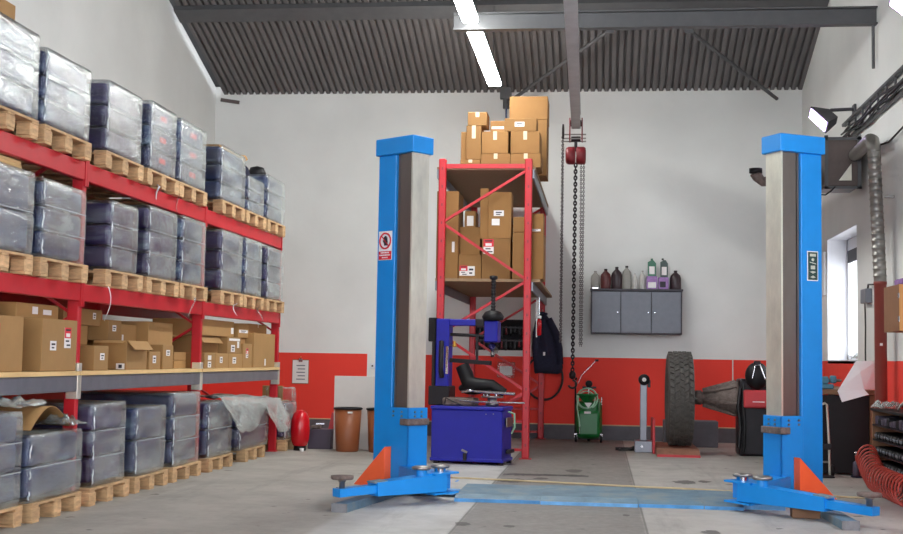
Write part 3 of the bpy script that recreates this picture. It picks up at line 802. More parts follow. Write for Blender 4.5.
def load(Xf, y0, y1, z0, z1, label, tiers=3, dark='navy', depth=1.02, film=True, cap=False, seed=0, bulge=.018, prints=False):
    """stretch-wrapped block of printed cartons: tiers, film, optional cardboard cap sheet"""
    t = thing('wrapped_load', label, 'wrapped load', (Xf, y0, z0), 0, 'film-wrapped loads on the pallet rack')
    W_, H_ = y1 - y0, z1 - z0; h = H_ / tiers
    for k in range(tiers):
        tr = MB().use(M[dark])
        tr.box(-depth + .03, -.03, .022, W_ - .022, k * h + .005, (k + 1) * h - .004, .03, 3)
        ti = tr.build('carton_tier', None, t)
        if prints:
            MB().box(-.0288, -.0282, W_ * .45, W_ * .68, k * h + h * .42, k * h + h * .66).build('red_print', M['label_red'], ti)
    if cap: MB().box(-depth + .04, -.04, .03, W_ - .03, H_ - .004, H_ + .012).build('cap_sheet', M['card'], t)
    for k in range(1, tiers):
        fb = MB(); zz = k * h
        fb.box(-.006, .0005, .02, W_ - .02, zz - .003, zz + .004, .001)
        fb.build('film_fold_glint', M['film_white'], t)  # bunched film at the seam, its pale colour also standing for the glint
    rr = random.Random(seed * 13 + 5)
    zc = .0
    while zc < H_ - .04:
        ln = rr.uniform(.05, .13); z1_ = min(zc + ln, H_ - .01)
        pts = [(.004 + rr.uniform(-.006, .005), -.002 + rr.uniform(-.006, .008), zc + (z1_ - zc) * q / 5) for q in range(6)]
        MB().tube(pts, [.002, .006, .004, .007, .005, .002], 6).build('crease_glint', M['film_glint'], t)  # short pale tubes painted as glints along the creased film corner
        zc = z1_ + rr.uniform(.01, .08)
    if film: lump(-depth, 0, 0, W_, -.02, H_ + .016, tiers, bulge, seed * 3.7, top=.008).build('stretch_film', M['film'], t)
    return t
FX = -3.70
bay = ['nearest bay', 'middle bay', 'far bay']
# (y0, y1, top z, tiers, colour, cap)
top = [(6.98, 7.80, 3.20, 3, 'navy', 0, 'top rack level, first at the picture edge under a loose carton'),
       (7.88, 8.64, 3.15, 3, 'navy', 0, 'top rack level, last of the nearest bay beside the first post'),
       (8.95, 9.67, 3.17, 3, 'navy_dark', 0, 'top rack level, first after the nearest post'),
       (9.86, 10.50, 3.20, 3, 'navy', 0, 'top rack level, second after the nearest post'),
       (10.60, 11.34, 3.20, 3, 'navy', 0, 'top rack level, just before the second post'),
       (11.80, 12.66, 3.17, 3, 'navy', 1, 'top rack level with a cardboard cap, just after the second post'),
       (12.76, 13.40, 3.00, 3, 'navy', 0, 'top rack level, lower middle one of the far bay'),
       (13.53, 14.32, 3.13, 3, 'navy', 0, 'top rack level, last at the far rack end')]
mid = [(6.98, 7.80, 2.28, 2, 'navy', 0, 'middle rack level, at the picture edge under yellow boards'),
       (7.92, 8.64, 2.27, 3, 'navy', 0, 'middle rack level, just before the nearest post'),
       (9.10, 9.66, 2.27, 3, 'navy_dark', 0, 'middle rack level, violet one right after the nearest post'),
       (9.90, 10.60, 2.33, 3, 'navy_dark', 0, 'middle rack level, second after the nearest post'),
       (10.73, 11.40, 2.34, 3, 'navy', 0, 'middle rack level, just before the second post'),
       (11.90, 12.62, 2.34, 3, 'navy_dark', 0, 'middle rack level, just after the second post'),
       (12.74, 13.38, 2.34, 3, 'navy', 0, 'middle rack level, middle one of the far bay'),
       (13.60, 14.33, 2.33, 3, 'navy_dark', 0, 'middle rack level, last at the far rack end')]
k = 0
for rows, zb, lev in ((top, ZT, 'top'), (mid, ZM, 'middle')):
    for (y0, y1, zt, tiers, dk, cap, where) in rows:
        k += 1
        bi = max(i for i in range(3) if PY[i] < y0)
        py = min(max(y0 + ((y1 - y0) - .78) / 2, PY[bi] + .035), PY[bi + 1] - .035 - .78)
        pallet(-3.690, py, zb + .001, 'wooden pallet, ' + where)
        load(FX, y0, y1, zb + .152, zt, 'film-wrapped cartons, ' + where, tiers, dk, 1.02, True, bool(cap), k, prints=(lev == 'top' and 9.5 < y0 < 11))
floor_loads = [(6.98, 7.77, .72, 3, 'navy', 'floor load at the picture edge with crumpled film on top', -3.70),
       (7.83, 8.67, .56, 2, 'navy', 'floor load with torn-open top and a curved cardboard sheet', -3.68),
       (8.88, 9.52, .73, 3, 'navy_dark', 'floor load just right of the nearest rack post', -3.69),
       (9.74, 10.44, .67, 2, 'navy', 'floor load between the first and second rack posts, lower one', -3.69),
       (10.62, 11.36, .76, 3, 'navy', 'tall floor load just before the second rack post', -3.69),
       (11.60, 12.40, .65, 2, 'navy', 'floor load just right of the second rack post', -3.69),
       (12.66, 13.80, .56, 2, 'navy_dark', 'low floor load under the loose film sheet, second from the far end', -3.69),
       (14.46, 15.02, .55, 3, 'navy_dark', 'far end floor load beside the red cylinder', -3.67)]
for (y0, y1, zt, tiers, dk, where, xf) in floor_loads:
    k += 1
    pallet(xf + .015, max(y0 + ((y1 - y0) - .78) / 2, 14.435 if y0 > 14 else 0), .0, 'wooden pallet, ' + where)
    load(xf, y0, y1, .152, zt, 'film-wrapped cartons, ' + where, tiers, dk, 1.02, True, False, k, bulge=.018)
# things on and about the loads
def sheet_mesh(nx, ny, fn, thick=.004):
    vs = []; fs = []
    for j in range(ny + 1):
        for i in range(nx + 1): vs.append(fn(i / nx, j / ny))
    n = len(vs); 
    vs2 = [tuple(Vector(v) + Vector((0, 0, -thick))) for v in vs]
    w = nx + 1
    for j in range(ny):
        for i in range(nx):
            a = j * w + i; fs.append((a, a + 1, a + w + 1, a + w)); fs.append((n + a, n + a + w, n + a + w + 1, n + a + 1))
    for i in range(nx):
        fs.append((i, n + i, n + i + 1, i + 1)); a = ny * w + i; fs.append((a, a + 1, n + a + 1, n + a))
    for j in range(ny):
        a = j * w; fs.append((a, a + w, n + a + w, n + a)); a = j * w + nx; fs.append((a, n + a, n + a + w, a + w))
    return MB().add(vs + vs2, fs, True)
tag(sheet_mesh(8, 10, lambda u, v: (-.05 - u * .7, .12 + v * .62, .012 + .15 * math.sin(PI * v) * (1 - .25 * u) + .02 * u)).build('cardboard_sheet', M['card']),
    'curved brown cardboard sheet on the torn-open floor load', 'cardboard', loc=(-3.70, 7.85, .585))
def crumple(name, c, size, seed, label, m='film'):
    def fn(u, v):
        q = noise.noise_vector(Vector((u * 4 + seed, v * 4, seed)))
        return ((u - .5) * size[0] + q.x * size[0] * .2, (v - .5) * size[1] + q.y * size[1] * .2, size[2] * (.25 + abs(q.z) * 1.2) * (1 - (2 * u - 1) ** 4 * .6) * (1 - (2 * v - 1) ** 4 * .6))
    return tag(sheet_mesh(14, 14, fn, .003).build(name, M[m]), label, 'plastic film', loc=c)
crumple('crumpled_film', (-3.78, 7.60, .76), (.45, .45, .10), 3.1, 'crumpled clear film heaped on the floor load at the picture edge')
crumple('crumpled_film', (-3.76, 8.48, .605), (.26, .26, .10), 8.3, 'crumpled clear film at the torn corner of the floor load')
def drape(u, v):
    y = 12.0 + v * 2.30; x = -4.3 + u * .75
    top = .70 - .10 * v - (.02 if v < .15 else 0)
    z = top if u < .8 else top - (u - .8) / .2 * (.10 + .28 * abs(math.sin(v * 5.0 + .6)))
    q = noise.noise_vector(Vector((u * 5, v * 9, 2.2)))
    return (x + q.x * .03, y + q.y * .03, z + q.z * .035 + .03)
tag(sheet_mesh(16, 34, drape, .003).build('loose_film_sheet', M['film']), 'loose clear film sheet draped over the low far floor loads', 'plastic film')
tag(lump(-.16, .16, -.12, .12, 0, .17, 1, .1, 5.0, .03).build('crumpled_film', M['film']), 'crumpled film bundle beside the cardboard flap near the red cylinder', 'plastic film', loc=(-3.84, 14.88, .565))
b = MB()
for kk in range(3): b.box(-.9, .0, kk * .008, .80 - kk * .012, kk * .021, kk * .021 + .02, .002)
tag(b.build('board_stack', M['timber']), 'stack of yellow boards on the middle level load at the picture edge', 'boards', loc=(-3.80, 7.0, 2.303))
tag(MB().box(-.12, .0, 0, .2, 0, .06, .015).build('red_bundle', M['hoist_red']), 'small reddish brown bundle on top of the top level load', 'bundle', loc=(-3.86, 7.60, 3.222))
t = thing('tied_bag', 'dark tied bag with an orange top between loads on the top level', 'bag', (-4.0, 13.42, 3.02))
MB().lathe([(.01, 0), (.11, .01), (.12, .1), (.10, .17), (.05, .22), (.035, .24)], seg=14).build('sack', M['denim'], t)
MB().lathe([(.035, .235), (.09, .27), (.07, .31), (.01, .32)], seg=12).build('bag_top', M['card'], t)
t = thing('tied_bag', 'small black bag on top of the last top level load', 'bag', (-3.95, 13.95, 3.155))
MB().lathe([(.01, 0), (.09, .01), (.105, .06), (.08, .12), (.01, .14)], seg=14).build('sack', M['black'], t)
# torn strips of film hanging from the beams
for n_, (y, z, L_, wdt, lab) in enumerate(((9.05, 1.66, .30, .02, 'strip of torn film hanging over the middle beam by the nearest bay post'), (11.05, 1.66, .20, .05, 'wide scrap of torn film hanging just before the second post'), (10.1, 2.54, .12, .04, 'looped scrap of film hanging over the top beam'), (10.62, 2.53, .16, .02, 'thin film strip hanging below the top beam'), (12.45, 1.65, .13, .03, 'short film strip on the middle beam of the far bay'), (13.35, 1.65, .15, .06, 'film tail on the middle beam near the far rack end'))):
    def fn(u, v, L_=L_, wdt=wdt, n_=n_):
        return (.008 + .03 * math.sin(v * 3 + n_) * (v > .15) + .01, (u - .5) * wdt * (1 - .5 * v) + .03 * math.sin(v * 4 + n_ * 2), -v * L_)
    tag(sheet_mesh(3, 12, fn, .003).build('film_strip', M['frame_white'] if n_ % 2 == 0 else M['film']), lab, 'film strip', 'torn film strips on the rack beams', loc=(RX0 + .02, y, z))

# ---- cartons
def carton(loc, size, label, group, labels=(), tape=None, open_top=False, rz=0.0, fl=.10, m='card'):
    """cardboard box; loc = corner at min y, front x, base z; size = (depth along -x, width y, height); labels = (face, u, v, w, h, kind)"""
    D_, W_, H_ = size
    mb = MB()
    if open_top:
        th = .006
        mb.box(-D_, 0, 0, W_, 0, th).box(-D_, -D_ + th, 0, W_, th, H_).box(-th, 0, 0, W_, th, H_).box(-D_ + th, -th, 0, th, th, H_).box(-D_ + th, -th, W_ - th, W_, th, H_)
    else:
        mb.box(-D_, 0, 0, W_, 0, H_, .004)
    o = mb.build('cardboard_box', M[m]); tag(o, label, 'cardboard box', group, loc); o.rotation_euler = (0, 0, rz)
    if open_top:
        for side in (0, 1):
            y = 0.0 if side == 0 else W_
            s = -1 if side == 0 else 1
            f = MB().prism([(-D_ + .01, y, H_), (-.01, y, H_), (-.02, y + s * W_ * fl, H_ - .02 + .0), (-D_ + .02, y + s * W_ * fl, H_ - .02)], (0, 0, .004))
            f.build('box_flap', M['card'], o)
        MB().prism([(0, .01, H_), (0, W_ - .01, H_), (.01 + .05, W_ - .02, H_ - .07), (.06, .02, H_ - .07)], (.004, 0, .003)).build('box_flap', M['card'], o)
    if tape:
        tm = MB()
        if tape == 'front':   # strip down the front face (+x) and over the top
            tm.box(.0005, .002, W_ / 2 - .022, W_ / 2 + .022, H_ * .62, H_).box(-D_, .0, W_ / 2 - .022, W_ / 2 + .022, H_ + .0002, H_ + .0015)
        else:                 # on the -y face
            tm.box(-D_ / 2 - .022, -D_ / 2 + .022, -.002, -.0005, H_ * .7, H_).box(-D_ / 2 - .022, -D_ / 2 + .022, 0, W_, H_ + .0002, H_ + .0015).box(-D_ / 2 - .022, -D_ / 2 + .022, -.002, -.0005, 0, H_ * .2)
        tm.build('packing_tape', M['tape'], o)
    for (face, u, v, w_, h_, kind) in labels:
        def rect(u0, v0, u1, v1, off):
            m = MB()
            if face == 'x': m.box(.0005 + off, .002 + off, u0 * W_, u1 * W_, v0 * H_, v1 * H_)
            else: m.box(-D_ + u0 * D_, -D_ + u1 * D_, -.002 - off, -.0005 - off, v0 * H_, v1 * H_)
            return m
        u0, v0 = u, v; u1, v1 = u + w_, v + h_
        lb = rect(u0, v0, u1, v1, 0).build('shipping_label', M['label'], o)
        if kind == 'red':
            rect(u0, v0 + h_ * .48, u1, v1, .0016).build('red_print', M['label_red'], lb)
            rect(u0 + w_ * .15, v0 + h_ * .84, u1 - w_ * .15, v0 + h_ * .92, .0032).build('dark_print', M['print_black'], lb)
            rect(u0 + w_ * .2, v0 + h_ * .54, u1 - w_ * .2, v0 + h_ * .72, .0032).build('white_print', M['label'], lb)
            rect(u0 + w_ * .2, v0 + h_ * .3, u1 - w_ * .3, v0 + h_ * .38, .0016).build('dark_print', M['print_black'], lb)
            rect(u0 + w_ * .35, v0 + h_ * .1, u1 - w_ * .1, v0 + h_ * .18, .0016).build('dark_print', M['print_black'], lb)
        elif kind == 'dark':
            rect(u0 + w_ * .3, v0 + h_ * .2, u1 - w_ * .3, v0 + h_ * .8, .0016).build('dark_print', M['print_black'], lb)
        elif kind == 'code':
            rect(u0 + w_ * .2, v0 + h_ * .55, u1 - w_ * .2, v0 + h_ * .75, .0016).build('dark_print', M['print_black'], lb)
            rect(u0 + w_ * .25, v0 + h_ * .2, u1 - w_ * .35, v0 + h_ * .36, .0016).build('dark_print', M['print_black'], lb)
    return o
G = 'cardboard boxes on the low rack shelf'
ZB = ZL + .0335
def cl(y0, y1, z0, z1, label, labels=(), tape=None, xf=-3.76, depth=.9, op=False):
    return carton((xf, y0, z0), (depth, y1 - y0, z1 - z0), label, G, labels, tape, op)
cl(6.95, 7.83, ZB, 1.345, 'large carton with a red-topped label at the picture edge on the low shelf', [('x', .55, .50, .07, .36, 'red')])
cl(8.09, 8.655, ZB, 1.345, 'large carton with two labels just left of the nearest rack post', [('x', .22, .40, .17, .18, 'code'), ('x', .62, .45, .19, .40, 'red')], xf=-3.75)
cl(7.2, 7.84, 1.347, 1.447, 'flat dark carton on top of the edge carton, under the middle beam', [('x', .35, .25, .12, .5, 'dark'), ('x', .6, .3, .2, .4, 'plain')], xf=-3.95, depth=.6)
cl(8.0, 8.66, 1.347, 1.45, 'flat pale carton on top of the two-label carton', [('x', .36, .3, .13, .5, 'plain'), ('x', .62, .3, .2, .35, 'plain')], xf=-3.90, depth=.6)
cl(8.98, 9.25, ZB, 1.17, 'small carton with one white label at the start of the middle bay', [('x', .4, .42, .3, .28, 'code')], xf=-3.75, depth=.28)
cl(9.62, 10.07, ZB, 1.215, 'open carton with a folded flap in the middle bay of the low shelf', [('y', .70, .02, .25, .2, 'dark')], xf=-3.75, depth=.28, op=True)
cl(8.98, 9.55, 1.20 - .02, 1.33, 'dark carton with a dark-printed label stacked at the left of the middle bay', [('x', .55, .5, .1, .35, 'dark'), ('x', .55, .05, .1, .35, 'dark')], xf=-4.05, depth=.6)
cl(9.0, 9.9, ZB, 1.178, 'wide carton at the back of the middle bay, under the stacked dark ones', (), xf=-4.05, depth=.7)
cl(9.02, 9.75, 1.332, 1.46, 'topmost dark carton at the left of the middle bay', [('x', .2, .35, .08, .45, 'dark'), ('x', .75, .4, .08, .4, 'code')], xf=-4.02, depth=.7)
cl(9.72, 10.0, 1.332 - .112, 1.385, 'small carton with a white label standing on the open carton', [('x', .3, .45, .28, .3, 'code')], xf=-3.95, depth=.24)
cl(10.05, 10.42, ZB + .155, 1.36, 'plain carton behind the small labelled one, left of the tall taped carton', [('x', .1, .3, .1, .3, 'plain')], xf=-3.98, depth=.5)
cl(10.13, 10.40, ZB, 1.135, 'low carton with a white label in front of the tall taped carton', [('x', .3, .35, .28, .42, 'code')], xf=-3.75, depth=.7)
cl(10.46, 10.72, ZB, 1.195, 'labelled carton standing before the tall taped carton', [('x', .3, .55, .36, .24, 'code')], xf=-3.75, depth=.12)
cl(10.44, 11.06, ZB, 1.395, 'tall carton with a taped seam just left of the second rack post', (), 'y', xf=-3.88, depth=.7)
cl(11.12, 11.45, ZB, 1.058, 'lower of the two flat cartons behind the second rack post', (), xf=-3.88, depth=.5)
cl(11.12, 11.45, 1.06, 1.135, 'upper of the two flat cartons behind the second rack post', (), xf=-3.88, depth=.5)
cl(11.64, 11.98, ZB, 1.13, 'small labelled carton at the foot of the far bay, first after the second post', [('x', .3, .55, .3, .3, 'plain'), ('x', .3, .05, .3, .4, 'code')], xf=-3.76, depth=.5)
cl(12.0, 12.42, ZB, 1.13, 'small labelled carton at the foot of the far bay, second after the second post', [('x', .3, .35, .2, .42, 'code')], xf=-3.76, depth=.5)
cl(12.44, 12.92, ZB, 1.13, 'small labelled carton at the foot of the far bay, third after the second post', [('x', .25, .3, .25, .45, 'code')], xf=-3.76, depth=.5)
cl(12.94, 13.28, ZB, 1.24, 'narrow carton with a red-topped label left of the tall plain carton', [('x', .3, .4, .25, .4, 'red')], xf=-3.76, depth=.5)
cl(11.70, 12.36, 1.132, 1.30, 'open-topped dark carton stacked under the long top carton of the far bay', (), xf=-3.86, depth=.6, op=True)
cl(12.44, 12.92, 1.132, 1.30, 'carton with three white labels stacked in the far bay', [('x', .1, .78, .8, .14, 'plain'), ('x', .25, .1, .28, .42, 'code'), ('x', .7, .35, .15, .4, 'plain')], xf=-3.78, depth=.5)
cl(11.72, 12.78, 1.303, 1.462, 'long carton lying on the stack of the far bay', [('x', .9, .2, .08, .4, 'plain')], xf=-3.82, depth=.5)
cl(12.95, 13.35, 1.303, 1.45, 'carton with a wide white label beside the long top carton', [('x', .05, .35, .8, .22, 'code')], xf=-3.82, depth=.5)
cl(12.96, 13.28, 1.242, 1.298, 'thin carton wedged under the wide-labelled carton', (), xf=-3.84, depth=.5)
cl(13.32, 14.20, ZB, 1.36, 'tall plain carton at the far end of the low shelf', [('x', .5, .05, .06, .2, 'plain')], xf=-3.75, depth=.7)
cl(13.42, 14.15, 1.362, 1.465, 'flat carton on top of the tall plain far carton', (), 'front', xf=-3.84, depth=.5)
carton((-3.9, 7.35, 3.222), (.5, .46, .2), 'loose carton on the first top level load at the picture edge', 'cartons on the loads')
carton((-3.85, 15.30, .0), (.4, .30, .56), 'upright carton standing at the far rack end behind the wrapped load', 'cartons at the rack end', rz=.2)
tag(MB().box(-.30, -.05, -.012, .012, 0, .18, .002).build('cardboard_flap', M['card']), 'cardboard flap standing up beside the clipboard wall, at the rack end', 'cardboard', loc=(-3.75, 14.82, .575))

# ------------------------------------------------------------------ tall red rack against the back wall
QX0, QX1, QY0, QY1 = -1.825, -.83, 14.24, 17.90
q = thing('pallet_rack', 'tall narrow red rack seen end-on, stacked with brown cartons', 'pallet rack', ((QX0 + QX1) / 2, QY0, 0))
QO = Vector(q.location)
def qp(name, mb, m, par=None):
    mb.v = [tuple(Vector(v) - QO) for v in mb.v]; return mb.build(name, m, par or q)
ZIG = [(QX1, 3.30), (QX0, 2.68), (QX1, 2.02), (QX0, 1.40), (QX1, .76), (QX0, .16)]
for y in (QY0, QY1):
    for x in (QX0, QX1):
        p = qp('upright_post', MB().box(x - .042, x + .042, y - .04, y + .04, .006, 3.42, .012, 2), M['rack_red'])
        qp('foot_plate', MB().box(x - .07, x + .07, y - .06, y + .06, 0, .0065), M['rack_red'], p)
        for z in [.14 + .21 * k for k in range(16)]:
            qp('slot', MB().box(x - .006, x + .008, y - .0415, y - .0401, z, z + .03), M['hoist_red'], p)
    for k in range(len(ZIG) - 1):
        a, b = ZIG[k], ZIG[k + 1]
        qp('diagonal_brace', MB().bar((a[0], y - .0, a[1] - .0), (b[0], y - .0, b[1]), .030, .040, up=(0, 1, 0)), M['rack_red'])
    for z, hh in ((3.335, .05), (.10, .03), (.42, .03)):
        qp('cross_tie', MB().box(QX0 + .043, QX1 - .043, y - .02, y + .02, z - hh / 2, z + hh / 2), M['rack_red'])
for z in (3.30, 2.005):
    for x, o in ((QX0, -.066), (QX1, .044)):
        qp('side_beam', MB().box(x + o, x + o + .022, QY0 - .02, QY1, z - .11, z, .004), M['galv_beam'])
    qp('shelf_board', MB().box(QX0 - .075, QX1 + .14 if z < 3 else QX1 + .075, QY0 + .05, QY1 - .02, z + .0015, z + .035), M['chip'])
G2 = 'cartons on top of the tall red rack'; G3 = 'cartons on the middle shelf of the tall red rack'
def c2(x0, x1, z0, z1, label, y=14.34, d=.5, labels=(), tape=None, g=G2):
    """carton whose seen face is the -y end; built with the front face to +x then turned"""
    # local: width along y -> world x after a -90 degree turn
    o = carton((x0, y, z0), (d, x1 - x0, z1 - z0), label, g, labels, tape, False, -PI / 2, m='card_brown_dimmed')
    return o
# after a turn by -90 degrees local +x looks to -y and local +y to +x
ZQ = 3.3365
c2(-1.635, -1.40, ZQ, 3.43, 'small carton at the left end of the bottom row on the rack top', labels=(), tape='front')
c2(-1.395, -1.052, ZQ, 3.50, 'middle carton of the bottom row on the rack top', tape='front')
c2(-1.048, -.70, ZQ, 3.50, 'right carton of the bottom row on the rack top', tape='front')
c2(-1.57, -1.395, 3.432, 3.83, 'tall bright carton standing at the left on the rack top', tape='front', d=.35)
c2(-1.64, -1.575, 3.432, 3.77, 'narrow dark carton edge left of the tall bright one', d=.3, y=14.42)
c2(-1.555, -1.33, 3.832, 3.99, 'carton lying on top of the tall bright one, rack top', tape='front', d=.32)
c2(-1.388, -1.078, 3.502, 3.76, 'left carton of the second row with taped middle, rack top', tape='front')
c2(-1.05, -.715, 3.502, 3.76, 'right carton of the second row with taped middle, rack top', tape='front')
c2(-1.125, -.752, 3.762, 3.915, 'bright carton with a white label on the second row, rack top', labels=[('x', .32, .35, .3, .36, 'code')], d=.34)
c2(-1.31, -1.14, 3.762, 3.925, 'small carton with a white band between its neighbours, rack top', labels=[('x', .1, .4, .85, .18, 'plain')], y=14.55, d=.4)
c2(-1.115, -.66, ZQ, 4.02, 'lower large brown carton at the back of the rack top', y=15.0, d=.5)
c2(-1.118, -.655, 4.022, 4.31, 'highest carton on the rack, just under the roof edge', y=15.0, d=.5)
ZQ = 2.0415
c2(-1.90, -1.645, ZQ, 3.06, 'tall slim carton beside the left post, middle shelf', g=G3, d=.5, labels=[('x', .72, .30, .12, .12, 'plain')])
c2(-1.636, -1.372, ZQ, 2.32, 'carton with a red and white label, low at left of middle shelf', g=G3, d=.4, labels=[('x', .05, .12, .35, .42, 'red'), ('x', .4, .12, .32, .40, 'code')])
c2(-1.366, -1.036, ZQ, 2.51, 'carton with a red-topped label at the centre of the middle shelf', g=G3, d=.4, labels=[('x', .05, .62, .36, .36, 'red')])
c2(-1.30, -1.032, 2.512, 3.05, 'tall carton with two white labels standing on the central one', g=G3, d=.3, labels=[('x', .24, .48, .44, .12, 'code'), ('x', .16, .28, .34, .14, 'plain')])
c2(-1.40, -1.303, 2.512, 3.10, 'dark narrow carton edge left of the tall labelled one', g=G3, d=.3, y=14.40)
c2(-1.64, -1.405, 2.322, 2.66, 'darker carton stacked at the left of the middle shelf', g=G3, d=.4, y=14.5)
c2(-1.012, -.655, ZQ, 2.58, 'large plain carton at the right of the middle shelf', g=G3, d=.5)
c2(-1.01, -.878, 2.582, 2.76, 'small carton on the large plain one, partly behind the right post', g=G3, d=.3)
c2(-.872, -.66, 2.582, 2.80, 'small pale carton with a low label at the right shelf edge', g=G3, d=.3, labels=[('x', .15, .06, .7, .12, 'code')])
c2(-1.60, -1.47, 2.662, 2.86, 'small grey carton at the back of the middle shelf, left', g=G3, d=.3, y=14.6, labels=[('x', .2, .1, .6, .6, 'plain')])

# tool board and its tools on the wall behind the rack
t = thing('tool_rack', 'black wall rack of dark hanging tools behind the red rack', 'tool rack', (-1.45, YB - .001, 1.47))
MB().box(-.43, .42, -.022, 0, -.22, .22, .004).build('back_panel', mat('black_board', (16, 15, 17), .85), t)
for z in (.10, -.09): MB().box(-.42, .41, -.075, -.022, z, z + .02).build('tool_rail', M['blackmetal'], t)
for r_, z in enumerate((.10, -.09)):
    for k in range(13):
        x = -.40 + k * .063
        L_ = .07 + .06 * ((k * 7 + r_ * 3) % 5) / 5
        tl = MB().box(x - .011, x + .011, -.062, -.045, z - L_, z + .025, .003).lathe([(.004, -.02), (.018, -.012), (.018, .012), (.004, .02)], (x, -.053, z - L_), 'Y', 10)
        tl.build('hanging_tool', M['blackmetal'] if (k + r_) % 4 else M['hoist_red'], t)

# jacket hanging from a hook
def jacket():
    t = thing('jacket', 'dark navy work jacket hanging on the rear right post of the tall red rack', 'jacket', (-.80, 17.845, 1.80))
    # cross-sections from collar to hem: (z, x centre, half width, depth)
    secs = [(0, -.02, .03, .05), (-.05, -.01, .055, .07), (-.12, .0, .10, .085), (-.2, .02, .13, .09), (-.35, .03, .15, .10), (-.5, .045, .17, .11), (-.65, .055, .19, .12), (-.78, .06, .20, .12), (-.86, .055, .185, .11)]
    n = 22; vs = []; fs = []
    for (z, c, w_, d_) in secs:
        for k in range(n):
            a = 2 * PI * k / n
            fold = 1 + .10 * math.sin(a * 5 + z * 6) * min(1, -z * 3)
            y = -d_ * .55 + math.sin(a) * d_ * .5 * fold
            vs.append((c + math.cos(a) * w_ * fold, min(y, -.004), z + .02 * math.sin(a * 3) * (-z)))
    for i in range(len(secs) - 1):
        for k in range(n): fs.append((i * n + k, i * n + (k + 1) % n, (i + 1) * n + (k + 1) % n, (i + 1) * n + k))
    fs.append(tuple(range(n))); fs.append(tuple(range((len(secs) - 1) * n, len(secs) * n))[::-1])
    MB().add(vs, fs, True).build('jacket_body', M['denim'], t)
    MB().tube([(.07, -.07, -.10), (.17, -.085, -.3), (.225, -.08, -.52), (.24, -.075, -.74)], [.05, .058, .05, .045], 12).build('sleeve', M['denim'], t)
    MB().tube([(-.06, -.07, -.10), (-.10, -.09, -.3), (-.115, -.085, -.52), (-.10, -.08, -.70)], [.05, .055, .048, .042], 12).build('sleeve', M['denim'], t)
    MB().torus((-.01, -.06, -.03), .05, .018, 'Z', 14, 8).build('collar', M['denim'], t)
    MB().box(.0, .03, -.125, -.118, -.62, -.57).build('paper_tag', M['label'], t)
    return t
jacket()
t = thing('coat_hook', 'small steel hook on the rear rack post carrying the navy jacket', 'hook', (-.82, 17.859, 1.81))
MB().tube([(0, -.001, 0), (0, -.04, 0), (0, -.05, .02)], .006, 8).build('hook_prong', M['steel'], t)
t = thing('coiled_hose', 'dark rubber hose coiled on the wall behind the navy jacket', 'hose', (-.80, YB - .001, .86))
hs = []
for k in range(4 * 28 + 1):
    a = 2 * PI * k / 28; hs.append((.27 * math.cos(a), -.022 - .012 * (k / 28), .31 * math.sin(a) + .0))
MB().tube(hs, .016, 8).build('hose_loops', M['cable'], t)
MB().tube([(0, .0, .30), (0, -.09, .30), (0, -.10, .34)], .012, 8).build('hose_hook', M['steel'], t)
t = thing('air_filter', 'small red air line filter hung on the right side of the rack', 'air filter', (-.76, 15.6, 1.42))
MB().lathe([(.01, 0), (.032, .01), (.034, .16), (.03, .19), (.014, .21)], seg=14).build('filter_bowl', M['red_gloss'], t)
MB().box(-.03, .03, -.02, .02, .21, .25, .004).build('filter_head', M['steel'], t)
MB().tube([(0, 0, .25), (0, 0, .48)], .007, 8).build('air_pipe', M['chrome'], t)
MB().box(-.035, -.02, -.02, .02, -.02, .46).build('mounting_bar', M['steel'], t)

# ------------------------------------------------------------------ tyre changer (blue cabinet, column, arm, spindle)
t = thing('tyre_changer', 'royal blue tyre changing machine in front of the tall red rack', 'tyre changer', (-1.79, 13.36, 0), -math.radians(9.0))
cbm = MB().box(0, .78, 0, .44, .035, .575, .008).box(-.01, .795, -.012, .45, .575, .612, .008).box(-.01, .795, -.012, .45, .03, .065, .006)
cab = cbm.build('cabinet', M['tc_blue'], t)
MB().box(.36, .40, -.02, -.010, .04, .12, .004).build('foot_pedal', M['blackmetal'], cab)
MB().bar((.35, -.03, .155), (.41, -.03, .13), .02, .02).build('pedal_lever', M['steel'], cab)
for x in (.02, .74):
    for y in (.03, .38): MB().box(x, x + .05, y, y + .05, 0, .032).build('foot', M['blackmetal'], cab)
MB().box(.7951, .812, .10, .36, .40, .50, .004).build('side_bracket', M['steel'], cab)
MB().box(.7951, .84, .12, .34, .12, .16, .004).build('side_step', M['blackmetal'], cab)
MB().tube([(.80, .2, .56), (.87, .18, .54), (.88, .16, .40), (.84, .18, .33)], .010, 8).build('air_hose', M['hose_green'], cab)
MB().box(.60, .612, -.0135, -.012, .53, .542).box(.68, .692, -.0135, -.012, .535, .547).build('rivet', M['steel'], cab)
# column at the left rear: black bracket, blue post, black foot
co_ = MB().box(-.02, .13, .18, .34, .80, 1.55, .01).build('column', M['tc_blue'], t)
MB().box(-.09, .15, .16, .40, .612, .82, .01).build('column_foot', M['blackmetal'], t)
MB().box(-.10, -.022, .16, .36, 1.30, 1.56, .008).build('column_rear_box', M['black'], t)
MB().box(-.06, -.022, .17, .35, .82, 1.30, .008).build('column_rear_cover', M['blackmetal'], t)
MB().tube([(.06, .17, .92), (.06, .13, .98), (.06, .13, 1.22), (.05, .17, 1.30)], .028, 10).build('air_cylinder', M['blackmetal'], co_)
MB().box(.10, .128, .165, .178, .95, 1.25).build('guide_rail', M['chrome'], co_)
ar = MB().box(.131, .50, .19, .33, 1.475, 1.545, .008).build('swing_beam', M['tc_blue'], t)
MB().box(.42, .52, .185, .335, 1.47, 1.55, .006).build('beam_end', M['blackmetal'], ar)
MB().box(.52, .67, .18, .34, 1.30, 1.53, .012).build('spindle_head', M['tc_blue'], t)
